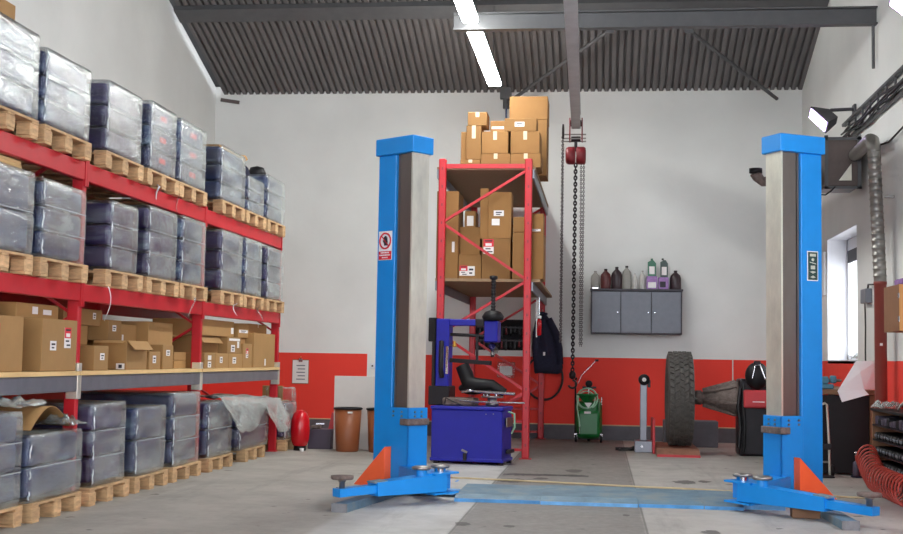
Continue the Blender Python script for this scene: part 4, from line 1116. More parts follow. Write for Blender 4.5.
MB().lathe([(.02, 1.525), (.11, 1.54), (.12, 1.58), (.085, 1.63), (.04, 1.645)], (.60, .26, 0), seg=20).build('head_cap', M['black'], t)
sp_ = [(.020, 1.14)]; z = 1.64
sp_ += [(.020, 1.64)]
while z < 1.98:
    sp_ += [(.020, z), (.028, z + .012), (.028, z + .02), (.020, z + .03)]; z += .034
sp_ += [(.04, 1.985), (.045, 1.99), (.045, 2.02), (.01, 2.025)]
MB().lathe(sp_, (.60, .26, 0), seg=14).build('spindle', M['blackmetal'], t)
MB().bar((.60, .20, 1.27), (.67, .14, 1.20), .06, .035).lathe([(.01, 1.16), (.03, 1.165), (.03, 1.20)], (.62, .2, 0), seg=12).build('mounting_head', M['chrome'], t)
MB().tube([(.131, .24, 1.38), (.45, .24, 1.37), (.52, .25, 1.36)], .018, 10).build('tie_rod', M['blackmetal'], t)
MB().bar((.14, .22, 1.10), (.60, .20, 1.075), .05, .045).build('lower_arm', M['blackmetal'], t)
MB().bar((.44, .21, 1.09), (.44, .21, 1.37), .025, .02, up=(0, 1, 0)).build('arm_link', M['blackmetal'], t)
MB().lathe([(.005, 0), (.026, .005), (.02, .03), (.012, .045), (.016, .06), (.004, .068)], (.205, .14, 1.24), seg=12).build('brass_valve', M['brass'], t)
MB().bar((.13, .2, 1.26), (.21, .15, 1.265), .012, .012).build('valve_pipe', M['steel'], t)
# turntable with clamps, tilted black helper arm and rods
tt = MB().lathe([(.05, .613), (.08, .63), (.05, .66), (.05, .70), (.12, .705), (.12, .72), (.02, .725)], (.62, .20, 0), seg=24).build('turntable', M['steel'], t)
for k in range(4):
    a = PI / 4 + k * PI / 2
    MB().obox((.62 + .09 * math.cos(a), .2 + .09 * math.sin(a), .735), (.05, .03, .035), Matrix.Rotation(a, 3, 'Z'), .004).build('clamp_jaw', M['chrome'], tt)
MB().tube([(.30, .12, .76), (.42, .10, .775), (.90, .06, .755)], [.014, .016, .016], 10).build('chrome_rod', M['chrome'], t)
MB().tube([(.12, .08, .685), (.5, .03, .665), (1.02, .0, .665)], .009, 8).build('long_steel_rod', M['chrome'], t)
MB().tube([(.28, .20, 1.04), (.32, .19, .96), (.36, .18, .86), (.45, .17, .84), (.62, .18, .84), (.76, .19, .76)], [.075, .08, .085, .075, .06, .045], 14).build('bead_helper_arm', M['black'], t)
MB().sphere((.40, .2, .80), .10, 16, 10, (1.6, .9, .7)).build('rubber_roller', M['black'], t)
MB().lathe([(.02, 0), (.05, .004), (.055, .02), (.02, .03)], (.40, .1, .765), seg=16).build('roller_cap', M['chrome'], t)
MB().box(.10, .45, .05, .30, .613, .70, .02, 2).build('lubricant_tray', M['rusty'], t)
MB().tube([(.14, .02, .64), (.16, -.01, .70), (.24, .0, .66), (.32, .02, .63)], .007, 8).build('loose_cable', M['cable'], t)
t = thing('plastic_bag', 'small clear bag with papers hung behind the tyre changer', 'bag', (-1.34, 18.0, .86))
lump(-.12, .12, -.05, .03, 0, .22, 1, .05, 9.1, .02).build('bag_skin', M['film'], t)
MB().box(-.09, .09, -.02, .0, .03, .16).build('papers', M['label'], t)

# ------------------------------------------------------------------ chain hoist on the rail end
HX, HY = rail_x(16.0), 16.0
t = thing('chain_hoist', 'dark red chain hoist hanging from the end of the roof rail', 'hoist', (HX, HY, 0))
for x in (-.085, .072):
    MB().box(x, x + .014, -.10, .10, 3.93, 4.22, .004).build('trolley_plate', M['hoist_red'], t)
for x in (-.07, .07):
    for y in (-.06, .06): MB().cyl((x, y, 4.165), (x * .35, y, 4.165), .03, seg=12).build('trolley_wheel', M['blackmetal'], t)
for z, y in ((3.96, -.05), (4.02, .0), (3.94, .06)): MB().cyl((-.15, y, z), (.13, y, z), .010, seg=8).build('trolley_bolt', M['steel'], t)
MB().cyl((-.06, 0, 3.96), (.06, 0, 3.96), .035, seg=12).box(-.02, .02, -.02, .02, 3.80, 3.95).build('suspension_lug', M['chain'], t)
MB().lathe([(.07, -.13), (.10, -.12), (.115, -.09), (.115, -.015), (.10, -.006), (.02, -.006)], (0, 0, 3.745), 'X', 22).build('gear_case', M['hoist_red'], t)
MB().lathe([(.02, .006), (.10, .006), (.115, .02), (.115, .10), (.10, .125), (.06, .13)], (0, 0, 3.745), 'X', 22).build('wheel_cover', M['hoist_red'], t)
MB().lathe([(.06, -.18), (.10, -.175), (.10, -.155), (.06, -.15)], (-.0, .02, 4.06), 'X', 20).build('hand_wheel', M['chain'], t)
def chain(pts, link, wire, m, name, par, pitch=None, cw=1.0):
    """interlocked oval links along a straight or slack path"""
    pts = [Vector(p) for p in pts]; pitch = pitch or link * 1.45
    mb = MB(); k = 0
    for a, b in zip(pts[:-1], pts[1:]):
        d = b - a; n = max(1, int(d.length / pitch)); dn = d.normalized()
        u0 = dn.cross(Vector((0, 1, 0))).normalized(); w0 = dn.cross(u0)
        for i in range(n):
            c = a + d * ((i + .5) / n); u = u0 if k % 2 == 0 else w0; k += 1
            ring = []
            for j in range(10):
                an = 2 * PI * j / 10
                ring.append(c + dn * math.cos(an) * link + u * math.sin(an) * link * .62)
            mb.tube(ring, wire, 5, closed=True)
    return mb.build(name, m, par)
lc = chain([(.0, 0, 3.64), (-.015, 0, .98)], .028, .010, M['chain'], 'load_chain', t)
hk = MB().lathe([(.012, .88), (.04, .9), (.045, .95), (.02, .99)], (-.015, 0, 0), seg=12).build('hook_block', M['chain'], t)
MB().torus((-.015, 0, .82), .05, .014, 'Y', 18, 8, -PI * .9, PI * .5).build('hook', M['chain'], hk)
chain([(.07, .02, 3.66), (.075, .02, 1.3)], .018, .0045, M['chain_thin'], 'hand_chain', t)
chain([(.105, .02, 3.66), (.095, .02, 1.3)], .018, .0045, M['chain_thin'], 'hand_chain', t)
chain([(-.17, .02, 4.0), (-.175, .02, 1.35)], .018, .006, M['chain_thin'], 'hand_chain', t)
chain([(-.165, .10, 4.0), (-.165, .10, 1.35)], .014, .004, M['chain_thin'], 'hand_chain', t)

# ------------------------------------------------------------------ green oil drainer
t = thing('oil_drainer', 'green wheeled oil drainer with hoses against the back wall', 'oil drainer', (-.15, 17.5, 0))
MB().lathe([(.12, .05), (.165, .07), (.185, .14), (.187, .50), (.17, .545), (.12, .57), (.06, .575)], seg=28).build('tank', M['green'], t)
MB().box(-.165, .165, -.19, .0, .07, .44, .05, 3).build('tank_front', M['green'], t)
MB().box(.13, .155, -.17, -.14, .12, .60, .006).build('tank_rib', M['green'], t)
fn_ = MB().lathe([(.03, .53), (.05, .57), (.135, .66), (.15, .67), (.15, .685), (.13, .672), (.04, .585)], (-.02, -.13, -.02), seg=24).build('funnel', M['green'], t)
MB().torus((-.02, -.17, .60), .14, .011, 'Y', 26, 8).build('hose_coil', M['hose_green'], t)
MB().torus((-.03, -.185, .585), .115, .010, 'Y', 26, 8).build('hose_coil', M['hose_green'], t)
MB().tube([(-.15, -.19, .58), (-.16, -.21, .48), (-.13, -.22, .32), (-.12, -.22, .22)], .010, 8).build('hanging_hose', M['hose_green'], t)
MB().cyl((-.12, -.22, .22), (-.12, -.22, .12), .008, seg=8).build('hose_nozzle', M['chrome'], t)
MB().box(-.06, .03, -.1945, -.1905, .395, .425).build('white_label', M['label'], t)
MB().prism([(-.06, -.195, .545), (.05, -.195, .545), (-.005, -.195, .47)], (0, .004, 0)).build('warning_plate', M['label'], t)
gg = MB().tube([(0, -.02, .56), (0, -.02, .76)], .014, 10).build('riser_pipe', M['chrome'], t)
MB().lathe([(.01, -.02), (.045, -.018), (.05, 0), (.045, .015), (.01, .016)], (0, -.05, .80), 'Y', 20).build('pressure_gauge', M['black'], t)
MB().box(-.09, .10, -.06, -.03, .735, .765, .006).build('valve_block', M['blackmetal'], t)
MB().tube([(-.18, -.03, .10), (-.185, -.03, .85), (-.17, -.04, .88)], .013, 8).build('handle_bar', M['black'], t)
MB().tube([(.17, -.03, .10), (.178, -.03, .62)], .011, 8).build('handle_bar', M['chrome'], t)
MB().tube([(-.15, -.06, .80), (-.10, -.07, .92), (.0, -.06, 1.02), (.09, -.05, 1.12)], .006, 8).build('suction_probe', M['chrome'], t)
MB().box(.08, .13, -.06, -.04, 1.11, 1.14, .004).build('probe_grip', M['black'], t)
for x in (-.17, .17):
    MB().lathe([(.01, -.018), (.05, -.018), (.058, -.01), (.058, .01), (.05, .018), (.01, .018)], (x, -.12, .058), 'X', 18).build('caster_wheel', M['black'], t)
    MB().box(x - .025, x + .025, -.15, -.11, .06, .125, .004).build('caster_fork', M['chrome'], t)
MB().lathe([(.01, -.018), (.045, -.018), (.05, -.01), (.05, .01), (.045, .018), (.01, .018)], (0, .15, .05), 'X', 16).build('caster_wheel', M['black'], t)

# ------------------------------------------------------------------ wall locker with bottles
t = thing('wall_cabinet', 'grey three-door steel cabinet hung on the white back wall', 'cabinet', (-.135, YB - .40, 1.50))
LW, LH = 1.265, .605
MB().box(0, LW, .02, .40, 0, LH, .003).build('carcass', M['dark_trim'], t)
MB().box(-.012, LW + .012, -.012, .40, LH + .0005, LH + .028, .003).build('top_shelf', M['dark_trim'], t)
xs = [.014, .418, .842, LW - .014]
for k in range(3):
    d = MB().box(xs[k] + .004, xs[k + 1] - .006, -.002, .0195, .018, LH - .014, .003).build('door', M['grey_locker'], t)
    kx = xs[k + 1] - .045 if k < 2 else xs[k] + .045
    MB().lathe([(.006, -.025), (.014, -.022), (.014, -.012), (.006, -.002)], (kx, 0, LH * .5), 'Y', 12).build('knob', M['chrome'], d)
ZS = 1.50 + LH + .0285
GB = 'cans and bottles on the wall cabinet'
def bottle(x, w, h, m, label, y=YB - .25, z=ZS, kind='can', capm='black'):
    t = thing('oil_bottle', label, 'bottle', (x, y, z), 0, GB)
    if kind == 'can':
        prof = [(.92, 0), (1, .04), (1, .60), (.86, .74), (.34, .88), (.28, .90), (.28, .93)]
        r = w / 2
        mb = MB().lathe([(r * a, h * b) for a, b in prof], seg=20)
        mb.v = [(v[0], v[1] * .75, v[2]) for v in mb.v]
        mb.build('bottle_body', M[m], t); MB().lathe([(r * .3, h * .93), (r * .32, h * .94), (r * .32, h), (.002, h)], seg=12).build('cap', M[capm], t)
    elif kind == 'jug':
        poly = [(-.5, 0), (.5, 0), (.5, .72), (.2, .90), (-.1, .90), (-.5, .80)]
        MB().prism([(px * w, -w * .28, pz * h) for px, pz in poly], (0, w * .56, 0)).build('bottle_body', M[m], t)
        MB().lathe([(w * .14, h * .90), (w * .14, h), (.002, h)], (-.02 if capm == 'black' else 0, 0, 0), seg=12).build('cap', M[capm], t)
        MB().box(-w * .32, w * .32, -w * .285, -w * .2805, h * .12, h * .55).build('bottle_label', M['label'], t)
    return t
bottle(-.075, .13, .255, 'oil_grey', 'pale grey round canister at the left end of the wall cabinet top', capm='oil_grey')
bottle(.07, .15, .285, 'oil_maroon', 'maroon bottle, second from the left on the wall cabinet')
bottle(.225, .155, .315, 'oil_dark', 'very dark bottle with pointed top, third on the wall cabinet')
bottle(.365, .135, .33, 'oil_grey', 'grey-brown bottle left of the small white ones on the cabinet')
bottle(.48, .075, .225, 'oil_white', 'small white spray bottle near the middle of the cabinet top', capm='oil_white')
bottle(.585, .085, .265, 'oil_white', 'small pale bottle with a grey cap beside the purple cartons', capm='oil_grey')
t = tag(MB().box(-.075, .075, -.07, .07, 0, .185, .003).build('product_carton', M['purple']), 'pink and purple carton on the cabinet top carrying the green jug', 'carton', GB, (.715, YB - .25, ZS))
MB().box(-.055, .055, -.0725, -.0705, .02, .10).build('carton_label', M['label'], t)
t = tag(MB().box(-.07, .07, -.07, .07, 0, .17, .003).build('product_carton', M['purple']), 'darker purple carton on the cabinet top carrying the black-green jug', 'carton', GB, (.875, YB - .25, ZS))
MB().box(-.05, .03, -.0725, -.0705, .03, .11).build('carton_label', M['print_black'], t)
bottle(.715, .115, .25, 'oil_green', 'bright green jug standing on the pink and purple carton', z=ZS + .186, kind='jug', capm='oil_green')
bottle(.885, .105, .27, 'oil_black', 'black-green jug standing on the darker purple carton', z=ZS + .171, kind='jug')
bottle(1.045, .155, .27, 'oil_dark', 'dark wide bottle at the right end of the wall cabinet top', capm='oil_dark')
t = tag(MB().box(-.04, .04, -.03, .03, 0, .012).build('metal_tin', M['chrome']), 'flat shiny tin on the left front edge of the cabinet top', 'tin', GB, (-.075, YB - .36, ZS))

# ------------------------------------------------------------------ standing truck tyre, ramp plate and tyre machine
t = thing('truck_tyre', 'worn truck tyre standing upright on the rusty ramp plate', 'tyre', (.975, 15.72, .675))
R0, HW = .57, .15
prof = [(.30, -.115), (.36, -.148), (.46, -.156), (.535, -.15), (R0 - .012, -.135), (R0 - .004, -.06), (R0 - .004, .06), (R0 - .012, .135), (.535, .15), (.46, .156), (.36, .148), (.30, .115)]
MB().lathe(prof, axis='X', seg=64).build('tyre_carcass', M['rubber'], t)
tm = MB()
NB = 40
for row, (xa, xb) in enumerate(((-.138, -.092), (-.083, -.03), (-.022, .022), (.03, .083), (.092, .138))):
    for k in range(NB):
        a = 2 * PI * (k + (.5 if row % 2 else 0)) / NB
        rot = Matrix.Rotation(a, 4, 'X')
        sk = .012 if row in (1, 3) else -.010
        bm = bmesh.new(); w_ = .034 if row in (1, 2, 3) else .03
        zz0, zz1 = R0 - .016, R0 + (.006 if row in (0, 4) else .009)
        v0 = [bm.verts.new(p) for p in ((xa, -w_ - sk, zz0), (xb, -w_ + sk, zz0), (xb, w_ + sk, zz0), (xa, w_ - sk, zz0))]
        v1 = [bm.verts.new(p) for p in ((xa + .003, -w_ - sk + .004, zz1), (xb - .003, -w_ + sk + .004, zz1), (xb - .003, w_ + sk - .004, zz1), (xa + .003, w_ - sk - .004, zz1))]
        bm.faces.new(v0); bm.faces.new(v1)
        for i in range(4): bm.faces.new((v0[i], v0[(i + 1) % 4], v1[(i + 1) % 4], v1[i]))
        tm.bm(bm, rot)
tm.build('tread', M['rubber'], t)
t = thing('ramp_plate', 'rusty red floor plate with an upright side fin under the tyre', 'plate', (.93, 15.8, 0))
MB().prism([(-.25, -.72, 0), (-.25, -.72, .025), (-.25, -.55, .085), (-.25, .7, .085), (-.25, .7, 0)], (.50, 0, 0)).build('plate', M['ramp'], t)
MB().box(-.252, .252, -.735, -.7205, 0, .03).build('front_edge', M['pink_red'], t)
MB().box(-.285, -.255, -.25, .35, 0, .42, .006).build('side_fin', M['pink_red'], t)

t = thing('tyre_machine', 'rusty chuck and red machine body between the tyre and the right lift post', 'tyre machine', (1.66, 15.75, 0))
MB().lathe([(.03, -.50), (.085, -.49), (.09, -.42), (.07, -.41), (.075, -.36), (.10, -.33), (.115, -.24), (.15, -.2), (.165, -.1), (.20, -.04), (.215, .02), (.14, .04), (.14, .10)], (0, 0, .69), 'X', 20).build('chuck', M['rusty'], t)
for k in range(6):
    a = k * PI / 3 + .3
    MB().bar((-.40, .09 * math.cos(a), .69 + .09 * math.sin(a)), (.0, .205 * math.cos(a), .69 + .205 * math.sin(a)), .035, .05, up=(0, math.cos(a), math.sin(a)), bev=.006).build('chuck_jaw', M['rusty'], t)
for k in range(3):
    a = k * 2 * PI / 3 + 1.2
    MB().cyl((-.46, .07 * math.cos(a), .69 + .07 * math.sin(a)), (-.52, .07 * math.cos(a), .69 + .07 * math.sin(a)), .016, seg=8).build('stud', M['steel'], t)
MB().box(.02, .36, -.2, .25, .0, .93, .03, 2).build('machine_body', M['blackmetal'], t)
MB().tube([(.03, -.24, .82), (.0, -.27, .60), (.03, -.26, .35), (.01, -.24, .1)], .022, 8).build('hydraulic_hose', M['cable'], t)
MB().tube([(.07, -.24, .86), (.06, -.28, .65), (.08, -.27, .3), (.07, -.24, .05)], .018, 8).build('hydraulic_hose', M['cable'], t)
MB().box(.06, .42, -.36, -.203, .585, .80, .02, 2).build('red_cover', M['pink_red'], t)
MB().box(.16, .30, -.3605, -.3585, .655, .665).build('cover_scratch', M['label'], t)
MB().sphere((.22, -.30, .97), .16, 18, 12, (.9, .7, 1.05)).build('black_hood', M['black'], t)
MB().tube([(.15, -.42, .94), (.185, -.43, 1.10), (.24, -.43, 1.105), (.30, -.42, .93)], .009, 8).build('chrome_bail', M['chrome'], t)
MB().box(.17, .25, -.42, -.36, 1.10, 1.15, .01).build('hood_cap', M['blackmetal'], t)
tag(MB().box(-.35, .36, 0, .35, 0, .345, .008).build('steel_box', M['plinth']), 'low dark grey steel box on the floor behind the tyre machine', 'steel box', loc=(1.20, 16.95, 0))
t = thing('wall_strip', 'thin white vertical strip on the red wall beside the tyre machine', 'strip', (1.86, YB, .62))
MB().box(-.008, .008, -.014, 0, 0, .55).build('strip_body', M['white_board'], t)

# grey jack stand post with a black roller head
t = thing('roller_post', 'grey steel post with a black round head, left of the tyre', 'post', (.54, 15.8, 0))
MB().box(-.042, .042, -.035, .035, .146, .86, .006).build('post', M['galv_beam'], t)
MB().box(-.11, .11, -.10, .12, 0, .145, .008).build('base_box', M['galv_beam'], t)
MB().lathe([(.01, -.05), (.062, -.05), (.07, -.035), (.07, .035), (.062, .05), (.01, .05)], (.005, -.01, .895), 'Y', 20).build('roller_head', M['black'], t)
MB().lathe([(.012, -.008), (.026, -.008), (.026, 0), (.012, 0)], (.005, -.062, .895), 'Y', 18).build('white_ring', M['label'], t)
MB().box(.05, .085, -.03, .03, .80, .89, .004).build('side_lug', M['blackmetal'], t)
MB().cyl((-.02, -.112, .075), (-.02, -.1, .075), .016, seg=10).build('socket', M['chrome'], t)
MB().tube([(-.11, .02, .06), (-.2, -.02, .03), (-.30, .03, .02), (-.28, .18, .02), (-.15, .24, .02), (-.1, .12, .04)], .014, 8).build('power_lead', M['cable'], t)
tag(MB().tube([(-.2, 0, 0), (.20, .05, 0)], .02, 8).build('pipe', M['cable']), 'dark pipe lying on the floor behind the grey post', 'pipe', loc=(.40, 15.98, .021))

# ------------------------------------------------------------------ corner at the rack end
def bin_(x, label):
    t = thing('waste_bin', label, 'bin', (x, 14.70, 0), 0, 'brown waste bins')
    MB().lathe([(.001, .0), (.125, .0), (.135, .012), (.162, .50), (.157, .50), (.13, .02), (.001, .018)], seg=28).build('bin_body', M['bin_brown'], t)
    MB().torus((0, 0, .505), .162, .013, 'Z', 28, 8).build('rim', M['black'], t)
    MB().box(.03, .085, -.168, -.158, .455, .475).build('white_label', M['label'], t)
bin_(-2.97, 'brown plastic bin in full view against the white board')
bin_(-2.575, 'brown plastic bin mostly hidden behind the left lift post')
tag(MB().box(-.50, .50, 0, .02, 0, .885, .003).build('white_board', M['white_board']), 'white board standing on edge behind the brown bins', 'board', loc=(-2.70, 14.97, 0))
tag(MB().box(-.145, .145, 0, .3, 0, .235, .006).build('steel_box', M['dark_box']), 'dark violet steel box between the red cylinder and the white board', 'steel box', loc=(-3.36, 14.93, 0))
t = thing('scrap_part', 'rusty metal scrap piece with a shiny end lying on the dark box', 'scrap', (-3.38, 15.0, .237))
MB().box(-.1, .02, -.04, .06, 0, .045, .01).build('scrap_body', M['rusty'], t)
MB().cyl((-.04, -.02, .062), (.06, .0, .062), .016, seg=10).build('scrap_end', M['chrome'], t)
tag(MB().prism([(-.03, -.02, 0), (.03, -.02, 0), (.05, .02, .17), (.0, .02, .20)], (0, .02, 0)).build('red_offcut', M['pink_red']), 'red metal offcut standing at the back of the dark box', 'offcut', loc=(-3.26, 15.12, .237))
t = thing('gas_cylinder', 'shiny red rounded cylinder on a black foot at the rack end', 'cylinder', (-3.535, 14.66, 0))
MB().lathe([(.05, .045), (.085, .06), (.108, .13), (.115, .24), (.108, .36), (.08, .44), (.03, .475), (.001, .478)], seg=28).build('cylinder_body', M['red_gloss'], t)
MB().lathe([(.07, 0), (.075, .0), (.07, .06), (.05, .06)], seg=24).build('black_foot', M['black'], t)
tag(MB().lathe([(.001, 0), (.022, 0), (.026, .04), (.001, .04)], seg=14).build('white_cup', M['label']), 'small white cup on the floor before the dark violet box', 'cup', loc=(-3.46, 14.45, 0))
t = thing('clipboard', 'clipboard with paper sheets hung on the red left part of the wall', 'clipboard', (-4.37, YB - .001, .71))
MB().box(-.125, .125, -.008, 0, 0, .355).build('board', M['cab_dark'], t)
MB().box(-.118, .118, -.012, -.0085, .01, .345).build('paper', M['label'], t)
for k in range(5): MB().box(-.06 + .02 * (k % 2), .07, -.0135, -.0125, .06 + k * .05, .075 + k * .05).build('text_line', M['galv_beam'], t)
MB().box(-.03, .03, -.022, -.012, .32, .37, .004).build('clip', M['chrome'], t)
MB().cyl((0, -.001, .395), (0, -.02, .395), .008, seg=8).build('nail', M['brass'], t)
t = thing('wall_socket', 'white wall socket beside the left lift post', 'socket', (-3.27, YB - .001, .99))
MB().box(-.06, .06, -.016, 0, -.04, .04, .004).build('plate', M['frame_white'], t)
for x in (-.028, .028): MB().cyl((x, -.018, 0), (x, -.0161, 0), .014, seg=12).build('socket_hole', M['black'], t)

# ------------------------------------------------------------------ right wall: heater, ducts, lamps, cable ladder
t = thing('air_heater', 'brown-grey air heater box high on the right wall behind the lift post', 'heater', (2.385, 13.70, 3.03))
MB().box(0, .37, .0, .55, .0, .53, .01).build('casing', M['brown_grey'], t)
for a in ((0, 0), (.345, 0)): MB().box(a[0] - .008, a[0] + .03, -.018, -.001, -.03, .55).build('frame_angle', M['steel_dark'], t)
MB().box(-.01, .38, -.018, -.001, .50, .53).build('frame_angle', M['steel_dark'], t)
MB().box(-.01, .38, -.018, -.001, -.03, .0).build('frame_angle', M['steel_dark'], t)
MB().prism([(.14, -.012, .06), (.27, -.012, .06), (.27, -.012, .24)], (0, -.02, 0)).build('deflector', M['galv'], t)
MB().tube([(-.001, .3, .14), (-.12, .3, .10), (-.42, .3, .10), (-.62, .28, .09), (-.68, .26, .14), (-.70, .25, .18)], [.09, .07, .055, .055, .06, .065], 14).build('outlet_hose', M['rusty'], t)
MB().lathe([(.05, 0), (.072, .0), (.072, .05), (.06, .05)], (-.70, .25, .18), seg=16).build('outlet_collar', M['blackmetal'], t)
MB().tube([(.10, -.02, -.01), (.05, -.05, -.06), (.02, .1, -.08), (.0, .3, -.05)], .009, 8).build('cable', M['cable'], t)
# spiral duct: elbow from the heater, then down to the brown stack pipe
t = thing('flue_pipe', 'spiral zinc flue running down into a brown painted pipe on the right', 'pipe', (2.69, 12.5, 0))
MB().tube([(.0, 1.16, 3.36), (-.02, .6, 3.36), (-.045, .18, 3.35), (-.05, .06, 3.32), (-.05, .0, 3.24), (-.048, 0, 3.15)], .066, 16).build('elbow', M['spiral'], t)
prof = []; z = 1.925
while z < 3.15:
    prof += [(.060, z), (.060, z + .05), (.0655, z + .055), (.0655, z + .063)]; z += .068
dm = MB().lathe(prof, seg=20)
dm.v = [(v[0] - .048 * (v[2] - 1.925) / 1.235, v[1], v[2]) for v in dm.v]
dm.build('spiral_duct', M['spiral'], t)
MB().lathe([(.055, .0), (.058, .004), (.058, 1.90), (.063, 1.905), (.063, 1.93), (.05, 1.93)], seg=22).build('stack_pipe', M['brown_pipe'], t)
MB().box(-.02, .005, -.062, -.057, 1.31, 1.335).build('white_sticker', M['label'], t)
MB().box(.05, .135, -.02, .02, 2.75, 2.77).build('wall_clip', M['steel'], t)

floodlight((2.44, 14.2, 3.86), 0, 'lit floodlight on the right wall above the brown-grey heater')
floodlight((2.60, 10.95, 4.215), 0, 'lit floodlight at the upper right picture corner')
for o in [o for o in COL.objects if o.name.startswith('floodlight')]:
    hx = XR - o.location.x
    Rm = Matrix.Rotation(-math.radians(48), 4, 'Z') @ Matrix.Rotation(math.radians(42), 4, 'Y')
    for ch in o.children:
        ch.matrix_local = Rm
    MB().tube([(.06, .10, .04), (.12, .12, .12), (hx - .03, .12, .13)], .02, 8).build('bracket_arm', M['lamp_case'], o)
    MB().box(hx - .03, hx - .002, .06, .18, .08, .18, .004).build('wall_plate', M['lamp_case'], o)

t = thing('cable_ladder', 'dark steel cable ladder along the right wall loaded with black cables', 'cable tray', (XR - .005, 9.0, 3.67))
LL = 5.85
for z in (0, .215): MB().box(-.05, -.002, 0, LL, z, z + .035, .003).build('side_rail', M['steel_dark'], t)
k = .2
while k < LL: 
    MB().box(-.04, -.02, k, k + .025, .036, .2145).build('rung', M['steel_dark'], t); k += .38
for j in range(5):
    pts = []; yy = .0
    while yy <= LL - .2:
        q = noise.noise_vector(Vector((yy * 1.3, j * 4.0, 1)))
        pts.append((-.075 - .012 * (j % 3) + q.x * .012, yy, .03 + j * .014 + q.y * .05)); yy += .18
    MB().tube(pts, .011, 6).build('cable', M['cable'], t)
tag(MB().tube([(0, 0, 0), (.06, -.5, -.035), (.08, -1.0, .02), (.085, -1.7, .12), (.09, -2.6, .30)], .010, 6).build('wall_cable', M['cable']), 'black cable drooping from the flue elbow to the right picture edge', 'cable', loc=(XR - .11, 13.0, 3.33))
t = thing('junction_box', 'small grey switch box on the right wall between window and brown pipe', 'switch box', (XR - .002, 13.52, 1.775))
MB().box(-.07, 0, 0, .26, 0, .15, .006).build('box', M['galv_beam'], t)
MB().tube([(-.035, .2, 0), (-.03, .2, -.25), (-.04, .17, -.5), (-.03, .19, -.85)], .009, 6).build('cable', M['cable'], t)
MB().tube([(-.035, .05, .15), (-.04, .0, .19), (-.06, -.35, .17)], .010, 6).build('cable', M['cable'], t)
tag(MB().box(-.025, 0, 0, .72, 0, .55, .003).build('notice_board', M['sign_white']), 'white panel on the right wall just behind the window', 'panel', loc=(XR - .001, 16.22, 1.995))
crumple('crumpled_film', (XR + .10, 14.62, WZ0 + .014), (.16, .5, .10), 6.6, 'crumpled white wrapping on the window sill')
t = thing('wall_cupboard', 'wooden wall cupboard with an orange front at the right picture edge', 'cupboard', (2.52, 11.0, 1.415))
MB().box(.0, .308, .004, .57, 0, .40, .003).build('carcass', M['cab_dark'], t)
MB().box(.002, .308, -.016, .003, .002, .398, .003).build('door', M['cab_wood'], t)
for z in (.08, .28): MB().box(-.003, .012, -.012, .03, z, z + .045).build('hinge', M['chrome'], t)
tag(lump(-.10, .10, -.16, .16, 0, .05, 1, .1, 2.2, .02).build('folded_film', M['purple']), 'pale purple wrapping lying on top of the wooden wall cupboard', 'wrapping', loc=(2.66, 11.2, 1.82))

# ------------------------------------------------------------------ workbench below the window and what stands about it
t = thing('workbench', 'brown wooden workbench below the window with a black front', 'workbench', (2.20, 13.20, 0))
MB().box(-.01, .62, 0, 2.4, .815, .865, .004).build('bench_top', M['bench'], t)
for x in (.53, ):
    for y in (.002, 2.30): MB().box(x, x + .07, y, y + .07, 0, .814, .003).build('leg', M['bench'], t)
for y in (.06, 2.30): MB().box(.0, .06, y, y + .07, 0, .814, .003).build('leg', M['bench'], t)
MB().box(.0, .525, .02, .05, .02, .81, .004).build('front_panel', M['black'], t)
MB().box(.0, .02, .13, 2.29, .02, .81, .004).build('side_panel', M['black'], t)
MB().box(.06, .14, .012, .0195, .12, .14).build('panel_tag', M['steel'], t)
t = thing('bench_vise', 'teal bench vise on the left corner of the workbench', 'vise', (2.36, 13.55, .866))
MB().box(-.09, .07, -.05, .08, 0, .05, .01).build('vise_base', M['vise'], t)
MB().box(-.09, .02, -.04, .06, .051, .13, .012).build('fixed_jaw', M['vise'], t)
MB().box(.04, .10, -.04, .06, .06, .14, .012).build('moving_jaw', M['vise'], t)
MB().cyl((-.10, .01, .09), (.15, .01, .09), .016, seg=10).build('screw', M['steel'], t)
MB().cyl((.14, -.06, .09), (.14, .08, .09), .007, seg=8).build('handle', M['steel'], t)
tag(MB().lathe([(.001, 0), (.04, 0), (.045, .01), (.045, .15), (.02, .17), (.02, .2), (.001, .2)], seg=16).build('blue_canister', M['vise']), 'small teal canister standing behind the bench vise', 'canister', loc=(2.30, 13.9, .866))
sm_ = MB()
sm_.prism([(2.585, 13.15, 1.162), (2.792, 13.17, 1.165), (2.790, 13.17, .874), (2.66, 13.12, .874), (2.62, 13.13, 1.05)], (0, .004, 0))
sm_.prism([(2.585, 13.15, 1.162), (2.62, 13.13, 1.05), (2.66, 13.12, .874), (2.70, 13.10, .825), (2.435, 13.10, .744), (2.396, 13.12, .854)], (0, .004, 0))
sm_.v = [(v[0] - 2.6, v[1] - 13.14, v[2] - .87) for v in sm_.v]
tag(sm_.build('plastic_sheet', M['sign_white']), 'white folded plastic sheet leaning on the front of the workbench', 'plastic sheet', loc=(2.6, 13.14, .87))
t = thing('hand_trolley', 'small folding trolley with a silver bow against the black bench front', 'trolley', (2.21, 12.93, 0))
MB().tube([(-.06, .08, .02), (-.055, .05, .30), (-.06, .02, .66), (-.04, .015, .705), (.03, .015, .735), (.05, .02, .72), (.075, .05, .32), (.085, .08, .02)], .012, 10).build('bow_frame', M['galv'], t)
MB().box(-.07, .10, .03, .06, .27, .33, .004).build('cross_plate', M['blackmetal'], t)
MB().box(-.08, .10, -.12, .08, .004, .019, .003).build('toe_plate', M['blackmetal'], t)
for x in (-.10, .115): MB().lathe([(.01, -.014), (.055, -.014), (.06, 0), (.055, .014), (.01, .014)], (x, .10, .062), 'X', 18).build('wheel', M['black'], t)
